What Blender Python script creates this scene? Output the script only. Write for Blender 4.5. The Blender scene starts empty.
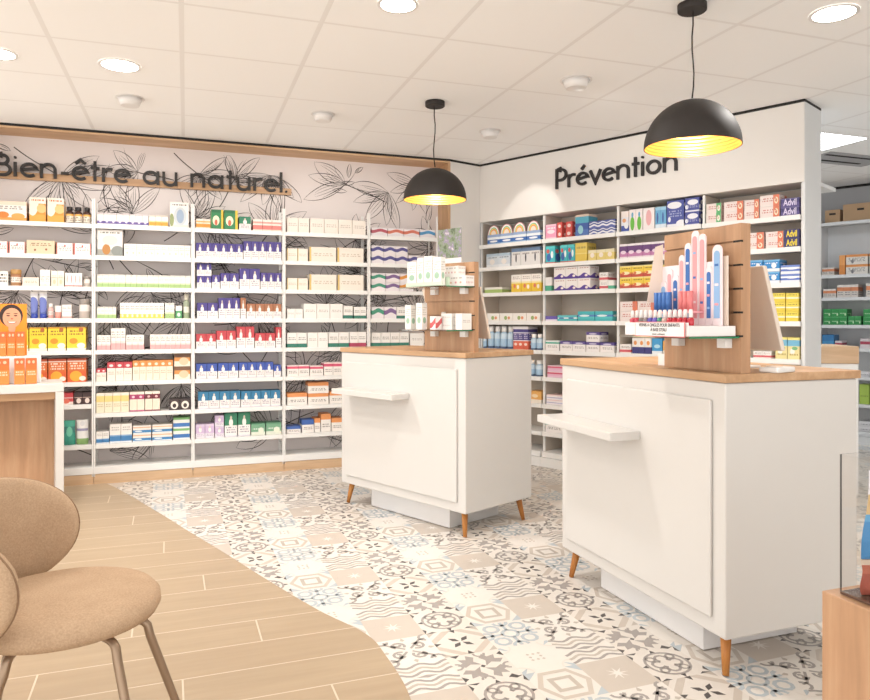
import bpy, bmesh, math, random
from mathutils import Vector
C = bpy.context.scene.collection
PI = math.pi
rnd = random.Random(7)
F, HY, CZ, CEIL = 725.0, 320.0, 1.20, 2.585

# ------------------------------------------------------------------ materials
def lin(c):
    return tuple((x/12.92 if x <= .04045 else ((x+.055)/1.055)**2.4) for x in c)
def hx(s):
    return lin(tuple(int(s[i:i+2], 16)/255 for i in (0, 2, 4)))
class N:
    """tiny node helper"""
    def __init__(s, name):
        m = bpy.data.materials.new(name); m.use_nodes = True
        s.m = m; s.t = m.node_tree; s.b = s.t.nodes['Principled BSDF']
    def new(s, t, **kw):
        n = s.t.nodes.new(t)
        for k, v in kw.items(): setattr(n, k, v)
        return n
    def put(s, sock, v):
        if hasattr(v, 'node') and hasattr(v, 'is_output'): s.t.links.new(v, sock)
        elif isinstance(v, tuple) and len(v) == 3 and sock.type == 'RGBA': sock.default_value = (*v, 1)
        else: sock.default_value = v
    def math(s, op, a, b=0.0, c=0.0):
        n = s.new('ShaderNodeMath', operation=op)
        s.put(n.inputs[0], a); s.put(n.inputs[1], b); s.put(n.inputs[2], c)
        return n.outputs[0]
    def mix(s, f, a, b):
        n = s.new('ShaderNodeMix', data_type='RGBA')
        s.put(n.inputs[0], f); s.put(n.inputs[6], a); s.put(n.inputs[7], b)
        return n.outputs[2]
    def uv(s):
        n = s.new('ShaderNodeUVMap'); x = s.new('ShaderNodeSeparateXYZ')
        s.t.links.new(n.outputs[0], x.inputs[0]); return x.outputs[0], x.outputs[1]
    def obj(s):
        return s.new('ShaderNodeTexCoord').outputs['Object']
    def xyz(s, v):
        x = s.new('ShaderNodeSeparateXYZ'); s.t.links.new(v, x.inputs[0]); return x.outputs
    def vec(s, x, y, z=0.0):
        n = s.new('ShaderNodeCombineXYZ')
        for i, v in enumerate((x, y, z)): s.put(n.inputs[i], v)
        return n.outputs[0]
    def noise(s, v, scale, detail=2.0, rough=.5):
        n = s.new('ShaderNodeTexNoise'); s.put(n.inputs['Vector'], v)
        n.inputs['Scale'].default_value = scale; n.inputs['Detail'].default_value = detail
        n.inputs['Roughness'].default_value = rough; return n.outputs[0]
    def bump(s, h, strength=.2, dist=.01):
        n = s.new('ShaderNodeBump'); s.put(n.inputs['Height'], h)
        n.inputs['Strength'].default_value = strength; n.inputs['Distance'].default_value = dist
        s.t.links.new(n.outputs[0], s.b.inputs['Normal'])
    def col(s, v): s.put(s.b.inputs['Base Color'], v)
    def set(s, rough=.5, metal=0.0, spec=.5):
        s.b.inputs['Roughness'].default_value = rough; s.b.inputs['Metallic'].default_value = metal
        s.b.inputs['Specular IOR Level'].default_value = spec; return s.m
def hp(s_):
    r_ = tuple(int(s_[i:i+2], 16)/255 for i in (0, 2, 4)); g = sum(r_)/3
    return lin(tuple((g+(c-g)*.88)*.86+.105*k for c, k in zip(r_, (1, .95, .92))))
M = {}
def plain(name, c, rough=.5, metal=0.0, spec=.5, var=.03, scale=9.0):
    n = N(name); c = hx(c) if isinstance(c, str) else c
    f = n.noise(n.obj(), scale, 3.0)
    d = tuple(x*(1-var*2) for x in c)
    n.col(n.mix(f, d, tuple(min(1, x*(1+var)) for x in c)))
    M[name] = n.set(rough, metal, spec); return M[name]
def wood(name, c0, c1, c2, axis=0, scale=1.0, rough=.5, bump=.05):
    n = N(name); o = n.xyz(n.obj())
    s = [9.0, 9.0, 9.0]; s[axis] = 1.0
    v = n.vec(*[n.math('MULTIPLY', o[i], s[i]*scale) for i in range(3)])
    a = n.noise(v, 1.6, 5.0, .6)
    s2 = [70.0, 70.0, 70.0]; s2[axis] = 3.0
    b = n.noise(n.vec(*[n.math('MULTIPLY', o[i], s2[i]*scale) for i in range(3)]), 1.0, 2.0, .5)
    r = n.new('ShaderNodeValToRGB'); n.put(r.inputs[0], a)
    e = r.color_ramp.elements; e[0].position = .32; e[1].position = .68
    e[0].color = (*hx(c0), 1); e[1].color = (*hx(c2), 1)
    k = e.new(.5); k.color = (*hx(c1), 1)
    n.col(n.mix(n.math('MULTIPLY', n.math('SUBTRACT', b, .35), .55), r.outputs[0], tuple(x*.72 for x in hx(c0))))
    n.bump(b, bump, .002)
    M[name] = n.set(rough); return M[name]
def emit(name, c, st, base=(.8, .8, .8)):
    n = N(name); n.col(base); n.put(n.b.inputs['Emission Color'], c)
    n.b.inputs['Emission Strength'].default_value = st; M[name] = n.set(.5); return M[name]

WHITE = (.80, .765, .72)
plain('wall_white', (.775, .745, .71), .7, var=.008)
plain('cool_white', (.72, .73, .73), .6, var=.01)
plain('grey_wall', (.42, .42, .43), .75, var=.02)
plain('lacquer', (.635, .615, .588), .35, var=.006)
plain('plinth_white', (.73, .72, .715), .4, var=.01)
plain('shelf_white', (.82, .81, .79), .35, var=.006)
plain('shelf_grey', (.62, .63, .64), .4, var=.01)
plain('panel_beige', (.56, .485, .41), .6, var=.02)
plain('black_gap', (.02, .018, .017), .8, var=.02)  # strips along the ceiling line paint the shade of the shadow gap
plain('black_metal', (.028, .023, .021), .62, spec=.4, var=.08, scale=30)
plain('letter_black', (.022, .019, .018), .55, var=.03)
plain('slot_dark', (.02, .017, .015), .8)
plain('trim_chrome', (.7, .68, .66), .25, metal=.9)
plain('plastic_white', (.8, .78, .76), .35, var=.01)
plain('plastic_cream', (.75, .66, .57), .4, var=.01)
plain('screen_black', (.02, .02, .025), .2, var=.0)
plain('leg_metal', (.30, .21, .14), .35, metal=.6, var=.03)
plain('cardboard', (.44, .29, .17), .8, var=.06)
plain('tape', (.55, .42, .28), .5)
plain('green_edge', (.03, .20, .09), .2)
plain('card_white', (.82, .79, .78), .5, var=.01)
plain('card_cream', (.78, .66, .56), .5, var=.02)
wood('oak', 'ae8863', 'bd9772', 'cba783', 0)
wood('oak_v', 'a78161', 'b88f6d', 'c49f7d', 2)
wood('oak_light', 'c4a27f', 'd0af8c', 'dabc9a', 0)
wood('oak_lining', 'c49d76', 'd0aa84', 'dab693', 0)
wood('oak_lining_v', 'b8916c', 'c59e78', 'd0ab87', 2)
wood('leg_wood', 'a8682c', 'b87838', 'c48745', 2, 2.0)
emit('lamp_disc', (1, .93, .82), 14)
emit('bulb', (1, .82, .5), 25)
emit('led_panel', (.86, .94, 1), 7)
n = N('gold'); o = n.xyz(n.obj())
w = n.math('SINE', n.math('MULTIPLY', o[2], 420.0)); n.col((.95, .54, .17)); n.bump(w, .5, .002)
M['gold'] = n.set(.34, .75)
n = N('fabric'); o = n.obj()
a = n.noise(o, 220, 2.0); b = n.noise(o, 12, 2.0)
f = n.math('ADD', n.math('MULTIPLY', a, .7), n.math('MULTIPLY', b, .3))
n.col(n.mix(f, hx('967a60'), hx('d0b598'))); n.bump(a, .25, .003); M['fabric'] = n.set(.95, 0, .2)
plain('piping', hx('8c6f55'), .9)
def glass(name, tint, rough=.03, ior=1.2, alpha=None):
    n = N(name); n.col(tint); n.b.inputs['Transmission Weight'].default_value = 1.0
    n.b.inputs['IOR'].default_value = ior; n.b.inputs['Roughness'].default_value = rough
    M[name] = n.m
glass('clear_glass', (.97, .96, .95)); glass('acrylic', (.95, .96, .96), .05, 1.15)
glass('amber_glass', hx('5a2a12'), .1, 1.4)

# ceiling: 60 cm tiles with a faint grid of bars
n = N('ceiling_tiles'); o = n.xyz(n.obj())
yaw, T, ox, oy = .331, .6088, -1.693, 2.972
dx = n.math('SUBTRACT', o[0], ox); dy = n.math('SUBTRACT', o[1], oy)
A = n.math('ADD', n.math('MULTIPLY', dx, math.cos(yaw)/T/1.012), n.math('MULTIPLY', dy, math.sin(yaw)/T/1.012))
B = n.math('ADD', n.math('MULTIPLY', dx, -math.sin(yaw)/T), n.math('MULTIPLY', dy, math.cos(yaw)/T))
def edge(v, w):
    f = n.math('ABSOLUTE', n.math('SUBTRACT', n.math('FRACT', n.math('ADD', v, 100.5)), .5))
    return n.math('LESS_THAN', f, w)
ln2 = n.math('MAXIMUM', edge(A, .019), edge(B, .015))
sp = n.noise(n.obj(), 160, 1.0)
c = n.mix(n.math('MULTIPLY', sp, .25), (.95, .945, .935), (.91, .905, .895))
c = n.mix(ln2, c, (.84, .825, .81))
n.col(c); M['ceiling'] = n.set(.9, 0, .2)

# plank floor: wood-look tiles 20 x 120 cm with pale joints
n = N('plank_tiles'); o = n.xyz(n.obj()); th = math.radians(20.2)
U = n.math('ADD', n.math('MULTIPLY', o[0], math.cos(th)), n.math('MULTIPLY', o[1], math.sin(th)))
V = n.math('ADD', n.math('MULTIPLY', o[0], -math.sin(th)), n.math('MULTIPLY', o[1], math.cos(th)))
V = n.math('DIVIDE', n.math('ADD', V, 10.03), .203)
row = n.math('FLOOR', V)
off = n.math('FRACT', n.math('MULTIPLY', row, .3819))
U2 = n.math('ADD', n.math('DIVIDE', n.math('ADD', U, 20.0), 1.2), off)
colm = n.math('FLOOR', U2)
fv = n.math('ABSOLUTE', n.math('SUBTRACT', n.math('FRACT', V), .5))
fu = n.math('ABSOLUTE', n.math('SUBTRACT', n.math('FRACT', U2), .5))
j = n.math('MAXIMUM', n.math('GREATER_THAN', fv, .488), n.math('GREATER_THAN', fu, .4975))
wn = n.new('ShaderNodeTexWhiteNoise', noise_dimensions='2D')
n.put(wn.inputs['Vector'], n.vec(row, colm))
g = n.noise(n.vec(n.math('MULTIPLY', U, 1.4), n.math('MULTIPLY', V, 3.2), n.math('MULTIPLY', wn.outputs[0], 30)), 1.4, 5.0, .6)
c = n.mix(g, hx('9f8a71'), hx('bba78c'))
c = n.mix(n.math('MULTIPLY', wn.outputs[0], .35), c, hx('aa947a'))
c = n.mix(j, c, hx('d3c4af')); n.col(c); M['planks'] = n.set(.35, 0, .4)
for k, c in dict(t_cream='ddd6cd', t_light='e2dcd4', t_beige='c8bdb1', t_grey='a39c97', t_dark='55504e', t_blue='b6bfc4', t_mid='bdb3a8').items():
    plain(k, c, .35, var=.02, scale=20)
plain('paper', hx('e4dcda'), .8, var=.02, scale=3)
plain('ink', hx('37302e'), .8)

# ------------------------------------------------------------------ meshes
class MB:
    def __init__(s): s.v = []; s.f = []; s.mi = []; s.uvs = []; s.sm = []
    def face(s, pts, mi=0, uv=None, smooth=False):
        b = len(s.v); s.v += [tuple(p) for p in pts]; s.f.append(tuple(range(b, b+len(pts)))); s.mi.append(mi)
        s.uvs.append(uv or [(.02, .02)]*len(pts)); s.sm.append(smooth)
    def idx(s, vs, fs, mi=0, smooth=False):
        b = len(s.v); s.v += [tuple(p) for p in vs]
        for f in fs:
            s.f.append(tuple(b+i for i in f)); s.mi.append(mi); s.uvs.append([(.02, .02)]*len(f)); s.sm.append(smooth)
    def box(s, x0, x1, y0, y1, z0, z1, mi=0):
        U = [(0, 0), (1, 0), (1, 1), (0, 1)]; e = [(0, .99), (1, .99), (1, .995), (0, .995)]; q = [(0, .01), (1, .01), (1, .02), (0, .02)]
        vs = [(x0, y0, z0), (x1, y0, z0), (x1, y1, z0), (x0, y1, z0), (x0, y0, z1), (x1, y0, z1), (x1, y1, z1), (x0, y1, z1)]
        b = len(s.v); s.v += vs
        for f, uv in (((0, 1, 5, 4), U), ((1, 2, 6, 5), U), ((2, 3, 7, 6), U), ((3, 0, 4, 7), U), ((4, 5, 6, 7), e), ((3, 2, 1, 0), q)):
            s.f.append(tuple(b+i for i in f)); s.mi.append(mi); s.uvs.append(uv); s.sm.append(False)
        return s
    def lathe(s, prof, n=20, cx=0, cy=0, mi=0, smooth=True, sx=1, sy=1, caps=True):
        vs = []; fs = []
        for r, z in prof:
            for i in range(n):
                a = 2*PI*i/n; vs.append((cx+r*sx*math.cos(a), cy+r*sy*math.sin(a), z))
        for j in range(len(prof)-1):
            for i in range(n):
                k = (i+1) % n; fs.append((j*n+i, j*n+k, (j+1)*n+k, (j+1)*n+i))
        b = len(s.v); s.v += vs
        for f in fs:
            s.f.append(tuple(b+i for i in f)); s.mi.append(mi); s.sm.append(smooth)
            zs = [vs[i][2] for i in f]; z0 = prof[0][1]; z1 = prof[-1][1]; d = (z1-z0) or 1
            s.uvs.append([(((i % n)/n*2) % 1 if True else 0, (vs[i][2]-z0)/d) for i in f])
        if caps:
            s.f.append(tuple(b+i for i in reversed(range(n)))); s.mi.append(mi); s.sm.append(False); s.uvs.append([(.02, .02)]*n)
            m = (len(prof)-1)*n
            s.f.append(tuple(b+m+i for i in range(n))); s.mi.append(mi); s.sm.append(False); s.uvs.append([(.02, .98)]*n)
        return s
    def tube(s, path, r, n=10, mi=0):
        P = [Vector(p) for p in path]; R = r if isinstance(r, (list, tuple)) else [r]*len(P)
        vs = []; fs = []; prev = None
        for i, p in enumerate(P):
            t = (P[min(i+1, len(P)-1)]-P[max(i-1, 0)]).normalized()
            a = prev if prev is not None else (Vector((0, 0, 1)) if abs(t.z) < .9 else Vector((1, 0, 0)))
            x = (a-t*a.dot(t)).normalized(); prev = x; y = t.cross(x)
            for k in range(n):
                q = 2*PI*k/n; vs.append(p+(x*math.cos(q)+y*math.sin(q))*R[i])
        for i in range(len(P)-1):
            for k in range(n):
                l = (k+1) % n; fs.append((i*n+k, i*n+l, (i+1)*n+l, (i+1)*n+k))
        fs.append(tuple(reversed(range(n)))); fs.append(tuple((len(P)-1)*n+k for k in range(n)))
        s.idx(vs, fs, mi, True); return s
    def prism(s, poly, y0, y1, mi=0):           # poly of (x,z), extruded along y
        n = len(poly); b = len(s.v)
        xs = [p[0] for p in poly]; zs = [p[1] for p in poly]; X0, X1, Z0, Z1 = min(xs), max(xs), min(zs), max(zs)
        s.v += [(x, y0, z) for x, z in poly]+[(x, y1, z) for x, z in poly]
        uv = [((x-X0)/((X1-X0) or 1), (z-Z0)/((Z1-Z0) or 1)) for x, z in poly]
        s.f.append(tuple(b+i for i in range(n))); s.mi.append(mi); s.uvs.append(uv); s.sm.append(False)
        s.f.append(tuple(b+n+i for i in reversed(range(n)))); s.mi.append(mi); s.uvs.append(uv[::-1]); s.sm.append(False)
        for i in range(n):
            k = (i+1) % n; s.f.append((b+i, b+n+i, b+n+k, b+k)); s.mi.append(mi); s.uvs.append([(.02, .98)]*4); s.sm.append(False)
        return s
    def ribbon(s, pts, w, put, mi=0, closed=False, taper=False):
        """flat ribbon along 2D points; put(a,b) maps to 3D"""
        n = len(pts); L = []; R = []
        for i in range(n):
            a = pts[(i-1) % n] if (closed or i) else pts[0]; c = pts[(i+1) % n] if (closed or i < n-1) else pts[-1]
            dx, dy = c[0]-a[0], c[1]-a[1]; l = math.hypot(dx, dy) or 1e-6
            k = w/2*(1 if not taper else max(.25, math.sin(PI*(i+.3)/(n-.4))))
            nx, ny = -dy/l*k, dx/l*k; x, y = pts[i]
            L.append(put(x+nx, y+ny)); R.append(put(x-nx, y-ny))
        m = n if closed else n-1
        vs = L+R; fs = [(n+i, n+(i+1) % n, (i+1) % n, i) for i in range(m)]
        s.idx(vs, fs, mi); return s
    def mesh(s, name, mats):
        me = bpy.data.meshes.new(name); me.from_pydata(s.v, [], s.f)
        for m in mats: me.materials.append(M[m] if isinstance(m, str) else m)
        uvl = me.uv_layers.new(name='UVMap')
        li = 0
        for i, p in enumerate(me.polygons):
            p.material_index = s.mi[i]; p.use_smooth = s.sm[i]
            for q in s.uvs[i]:
                uvl.data[li].uv = q; li += 1
        me.update(); return me
    def build(s, name, mats, parent=None, bevel=0):
        if isinstance(mats, str): mats = [mats]
        o = bpy.data.objects.new(name, s.mesh(name, mats)); C.objects.link(o)
        if parent: o.parent = parent
        if bevel:
            m = o.modifiers.new('bevel', 'BEVEL'); m.width = bevel; m.segments = 2; m.limit_method = 'ANGLE'
            m.harden_normals = False
        return o
def tag(o, label, cat, group=None):
    o['label'] = label; o['category'] = cat
    if group: o['group'] = group
    return o
def struct(o): o['kind'] = 'structure'; return o

class Frame:
    def __init__(s, x, y, deg):
        s.o = (x, y); s.a = math.radians(deg); s.e = (math.cos(s.a), math.sin(s.a)); s.n = (-math.sin(s.a), math.cos(s.a))
    def w(s, x, y, z=0): return (s.o[0]+s.e[0]*x+s.n[0]*y, s.o[1]+s.e[1]*x+s.n[1]*y, z)
    def fx(s, px, y=0.0):
        k = (px-435)/F; ox, oy, _ = s.w(0, y)
        return (k*oy-ox)/(s.e[0]-k*s.e[1])
    def Y(s, x, y=0.0): return s.w(x, y)[1]
    def put(s, o, x, y, z, rot=0.0):
        o.location = s.w(x, y, z); o.rotation_euler = (0, 0, s.a+rot); return o
    def thing(s, name, label, cat, x, y, z, rot=0.0, group=None):
        o = bpy.data.objects.new(name, None); C.objects.link(o); o.empty_display_size = .1
        tag(o, label, cat, group); return s.put(o, x, y, z, rot)
W = Frame(0, 6.20, 20.1)          # wall with the floral paper; local x to the right, y away from the camera
R = Frame(.401, 6.466, -45.27)    # wall under the second sign
K = Frame(4.14, 7.0, -45.0)       # shelves of the room behind
A_ = Frame(.167, 3.954, -46.0)    # middle counter, origin its near right corner
B_ = Frame(.962, 2.40, -69.9)     # near counter
def pieces(fr, name, mats, bevel=0, z=0):
    """context: geometry in frame coordinates as a single object"""
    mb = MB()
    def fin():
        o = mb.build(name, mats, None, bevel); fr.put(o, 0, 0, z); return o
    return mb, fin

# ------------------------------------------------------------------ floor
def chain(p, n=8):                               # Catmull-Rom
    out = []
    for i in range(len(p)-1):
        a = p[max(i-1, 0)]; b = p[i]; c = p[i+1]; d = p[min(i+2, len(p)-1)]
        for k in range(n):
            t = k/n
            out.append(tuple(.5*((2*b[j])+(-a[j]+c[j])*t+(2*a[j]-5*b[j]+4*c[j]-d[j])*t*t+(-a[j]+3*b[j]-3*c[j]+d[j])*t**3) for j in (0, 1)))
    out.append(tuple(p[-1])); return out
SEAM = chain([(-2.62, 5.45), (-2.338, 5.241), (-1.743, 4.538), (-1.392, 4.104), (-1.087, 3.734), (-.788, 3.359), (-.488, 3.0), (-.2675, 2.771), (-.1747, 2.585), (-.0794, 2.302), (-.02, 1.9), (.0, 1.2), (-.05, .4), (-.1, -2.0)], 8)
mb = MB()
mats = ['t_cream', 't_light', 't_beige', 't_grey', 't_dark', 't_blue', 't_mid', 'planks']
mb.face([(-4.8, -2.0, 0), (6, -2.0, 0), (6, 10, 0), (-4.8, 10, 0)], 0)
PER = .612; TT = PER/3
thf = math.radians(20.3); ef = (math.cos(thf), math.sin(thf)); nf = (-math.sin(thf), math.cos(thf))
def tilemap(ca, cb, z):
    def put(a, b):
        x = .0966+(ca+a*TT)*ef[0]+(cb+b*TT)*nf[0]; y = 2.705+(ca+a*TT)*ef[1]+(cb+b*TT)*nf[1]
        return (x, y, z)
    return put
def arc(cx, cy, r, a0, a1, n=7): return [(cx+r*math.cos(a0+(a1-a0)*i/n), cy+r*math.sin(a0+(a1-a0)*i/n)) for i in range(n+1)]
def sym4(pts):
    for i in range(4):
        c, s_ = ((1, 0), (0, 1), (-1, 0), (0, -1))[i]
        yield [(x*c-y*s_, x*s_+y*c) for x, y in pts]
def motif(kind, ca, cb):
    p = lambda lv: tilemap(ca, cb, .0003+.0003*lv)
    def poly(pts, mi, lv=1): q = p(lv); mb.face([q(a, b) for a, b in pts], mi)
    def rib(pts, w, mi, lv=2, cl=False): mb.ribbon(pts, w, p(lv), mi, cl)
    sq = [(-.5, -.5), (.5, -.5), (.5, .5), (-.5, .5)]
    if kind == 'star':
        poly(sq, 2, 0)
        poly([((.2 if i % 2 == 0 else .06)*math.cos(i*PI/8), (.2 if i % 2 == 0 else .06)*math.sin(i*PI/8)) for i in range(16)], 1)
    elif kind == 'cross':
        poly(sq, 0, 0)
        for q in sym4([(.5, .02), (.5, .2), (.2, .5), (.02, .5)]): poly(q, 2)
        for q in sym4([(.5, .34), (.5, .5), (.34, .5)]): poly(q, 6)
        for q in sym4([(.02, .02), (.14, .06), (.19, .19), (.06, .14)]): poly(q, 4)
        for q in sym4([(.37, -.02), (.5, -.06), (.5, .06)]): poly(q, 4, 2)
    elif kind == 'diamond':
        poly(sq, 1, 0)
        for q in sym4([(.5, .28), (.5, .5), (.28, .5)]): poly(q, 5)
        rib([(.44, .0), (.24, .40), (-.24, .40), (-.44, 0), (-.24, -.40), (.24, -.40)], .10, 2, 2, True)
        rib([(.18, .18), (-.18, .18), (-.18, -.18), (.18, -.18)], .12, 6, 2, True)
    elif kind == 'comb':
        poly(sq, 1, 0)
        rib(arc(0, 0, .15, 0, 2*PI, 12)[:-1], .07, 5, 2, True)
        for q in sym4(arc(.27, .27, .14, 0, 2*PI, 9)[:-1]): rib(q, .07, 5, 2, True)
        for q in sym4([(.15, 0), (.5, 0)]): rib(q, .07, 5)
        for q in sym4(arc(.5, 0, .14, PI*.5, PI*1.5, 5)): rib(q, .07, 5)
    elif kind == 'flower':
        poly(sq, 1, 0)
        for i in range(8):
            a = i*PI/4; r = .15 if i % 2 else .1
            poly([(r*math.cos(a)+.035*math.cos(t), r*math.sin(a)+.035*math.sin(t)) for t in (0, 1.57, 3.14, 4.71)], 6)
        for q in sym4(arc(.5, .5, .22, PI, PI*1.5, 5)): rib(q, .035, 0)
        for q in sym4([(.34, .34), (.5, .44), (.5, .5), (.44, .5)]): poly(q, 5)
    elif kind == 'arab':
        poly(sq, 0, 0)
        for q in sym4([(.06, .0), (.2, .1), (.34, .04), (.44, .16), (.3, .2), (.34, .34), (.2, .3), (.14, .42), (.04, .3), (.12, .18)]): poly(q, 3)
        for q in sym4([(.5, .24), (.5, .42), (.4, .34)]): poly(q, 4)
        for q in sym4(arc(.44, -.1, .1, PI*.4, PI*1.5, 5)): rib(q, .045, 3)
        poly([(.05, 0), (0, .05), (-.05, 0), (0, -.05)], 4)
    elif kind == 'medal':
        poly(sq, 0, 0)
        rib(arc(0, 0, .38, 0, 2*PI, 20)[:-1], .05, 3, 2, True)
        for q in sym4([(.5, .28), (.44, .36), (.5, .5), (.36, .44), (.28, .5), (.5, .5)]): poly(q, 4)
        for q in sym4(arc(.17, .0, .11, -2.4, 2.4, 7)): rib(q, .052, 3)
        for q in sym4(arc(.2, .2, .075, 0, 2*PI, 7)[:-1]): rib(q, .045, 3, 2, True)
        for q in sym4([(.4, -.05), (.5, 0), (.4, .05)]): poly(q, 4)
    elif kind == 'swirl':
        poly(sq, 1, 0)
        for q in sym4(arc(.2, .14, .12, -2.2, 2.2, 7)+arc(.24, .14, .05, 1.5, 5, 4)): rib(q, .055, 3)
        for q in sym4(arc(.44, .4, .12, 1.6, 4.6, 5)): rib(q, .055, 3)
        for q in sym4([(.05, .05), (.3, .34), (.42, .36)]): rib(q, .05, 3)
        for q in sym4([(.5, .0), (.4, .05), (.36, 0), (.4, -.05)]): poly(q, 6)
    else:
        poly(sq, 1, 0)
        for s_ in (1, -1):
            for o_, m_ in ((.12, 3), (.26, 6), (.4, 3)):
                rib([(-.5+i/12, s_*(o_+.055*math.cos(i*PI/3))) for i in range(13)], .06, m_)
        poly([(-.2, 0), (0, .05), (.2, 0), (0, -.05)], 3)
PAT = {(0, 0): 'cross', (0, 2): 'arab', (0, 1): 'medal', (1, 0): 'comb', (1, 1): 'diamond', (1, 2): 'flower', (2, 1): 'star', (2, 0): 'swirl', (2, 2): 'wave'}
def seam_x(y):
    for a, b in zip(SEAM, SEAM[1:]):
        if b[1] <= y <= a[1]: return a[0]+(b[0]-a[0])*(a[1]-y)/((a[1]-b[1]) or 1)
    return -2.6
for i in range(-22, 26):
    for j in range(-16, 30):
        ca, cb = i*TT, j*TT; x, y, _ = tilemap(ca, cb, 0)(0, 0)
        if y < 1.3 or y > 8.2 or x > .66*y+.4 or x < seam_x(min(max(y, -3), 5.4))-.25 or x < -.66*y-.3: continue
        if y > 6.2+.366*x+.4 and x < .3: continue
        motif(PAT[(i % 3, j % 3)], ca, cb)
for a, b in zip(SEAM, SEAM[1:]):
    h = .0030
    mb.face([(-4.8, a[1], h), (-4.8, b[1], h), (b[0], b[1], h), (a[0], a[1], h)], 7)
    mb.face([(a[0], a[1], h), (b[0], b[1], h), (b[0], b[1], 0), (a[0], a[1], 0)], 6)
struct(mb.build('floor', mats))

# ------------------------------------------------------------------ ceiling and walls
mb = MB(); mb.face([(-4.8, 10, CEIL), (6, 10, CEIL), (6, -2.0, CEIL), (-4.8, -2.0, CEIL)]); struct(mb.build('ceiling', ['ceiling']))
# floral paper at the back of the niche
UL, UR, DP = -3.50, .118, .245
mb = MB(); Y0 = DP
mb.face([(UL, Y0, 0), (UR, Y0, 0), (UR, Y0, 2.56), (UL, Y0, 2.56)], 0)
pr = random.Random(11)
LIM = (UL+.02, UR-.02, .1, 2.53)
def pput(a, b): return (min(max(a, LIM[0]), LIM[1]), Y0-.0015, min(max(b, LIM[2]), LIM[3]))
def line(pts, w=.0056, taper=True):
    if all(LIM[0] < p[0] < LIM[1] and LIM[2] < p[1] < LIM[3] for p in pts[::2]): mb.ribbon(pts, w, pput, 1, False, taper)
def bez(p0, p1, p2, p3, n=9):
    return [tuple((1-t)**3*p0[k]+3*(1-t)**2*t*p1[k]+3*(1-t)*t*t*p2[k]+t**3*p3[k] for k in (0, 1)) for t in [i/n for i in range(n+1)]]
def petal(x, y, a, L, wd, veins=3):
    c, s_ = math.cos(a), math.sin(a); g = lambda u, v: (x+u*c-v*s_, y+u*s_+v*c)
    k = pr.uniform(-.15, .15)*L
    tip = g(L, k)
    line(bez(g(0, 0), g(L*.25, wd), g(L*.75, wd*.9+k), tip)); line(bez(g(0, 0), g(L*.25, -wd), g(L*.7, -wd*.8+k), tip))
    for i in range(veins):
        q = (i+1)/(veins+1)*2-1; e = pr.uniform(.55, .85)
        line(bez(g(.02*L, 0), g(L*.3, wd*.8*q), g(L*e*.8, wd*.75*q), g(L*e, wd*.4*q+k*.6)), .003)
def bloom(x, y, S, a0):
    n_ = pr.choice((5, 6, 7))
    for i in range(n_): petal(x, y, a0+(i-(n_-1)/2)*pr.uniform(.42, .6), S*pr.uniform(.75, 1.1), S*pr.uniform(.16, .26), pr.choice((2, 3, 4)))
    line(bez((x, y), (x-.2*S*math.cos(a0), y-.2*S*math.sin(a0)), (x-.5*S*math.cos(a0+.3), y-.5*S*math.sin(a0+.3)), (x-S*math.cos(a0+.2), y-S*math.sin(a0+.2))), .007, False)
def branch(x, y, a, L):
    e = (x+L*math.cos(a), y+L*math.sin(a)); q = a+pr.uniform(-.5, .5)
    line(bez((x, y), (x+L*.3*math.cos(q), y+L*.3*math.sin(q)), (x+L*.7*math.cos(q), y+L*.7*math.sin(q)), e, 12), .007)
    for i in range(3):
        t = .3+.25*i; petal(x+t*L*math.cos(a), y+t*L*math.sin(a), a+pr.choice((-1, 1))*pr.uniform(.4, .9), L*.35, L*.07, 1)
    petal(*e, a, L*.25, L*.06, 2)
x = UL+.2
while x < UR:
    for z in (.28, .62, .95, 1.3, 1.62, 1.93, 2.3):
        X, Z = x+pr.uniform(-.13, .13), z+pr.uniform(-.1, .1)
        if pr.random() < .7: bloom(X, Z, pr.uniform(.24, .40), pr.uniform(0, 6.28))
        else: branch(X, Z, pr.uniform(0, 6.28), pr.uniform(.3, .5))
    x += .33
W.put(struct(mb.build('wall_back', ['paper', 'ink'])), 0, 0, 0)
# wood lining of the niche
mb, fin = pieces(W, 'trim_1', ['oak_lining', 'black_gap'])
mb.box(UL-.02, UR+.02, -.005, DP+.01, 2.553, 2.567); mb.box(UL-.02, UR+.02, -.008, DP, 2.569, CEIL-.001, 1)
struct(fin())
mb, fin = pieces(W, 'trim_2', ['oak_lining_v']); mb.box(UR+.001, UR+.022, -.005, DP+.01, 0, 2.552); mb.box(UL-.022, UL-.001, -.005, DP+.01, 0, 2.552); struct(fin())
# plain wall left of the niche and wall on the far left
mb, fin = pieces(W, 'wall_front_left', ['wall_white']); mb.box(-4.9, UL-.024, 0, .3, 0, CEIL-.02); struct(fin())
# short piece in the corner
P0 = W.w(UR+.023, 0); P1 = R.w(0, 0)
a = math.atan2(P1[1]-P0[1], P1[0]-P0[0]); L = math.hypot(P1[0]-P0[0], P1[1]-P0[1])
CF = Frame(P0[0], P0[1], math.degrees(a))
mb, fin = pieces(CF, 'wall_corner', ['wall_white', 'black_gap']); mb.box(0, L, 0, .02, 0, 2.567); mb.box(0, L+.004, -.004, .02, 2.569, CEIL-.001, 1); struct(fin())
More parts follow.
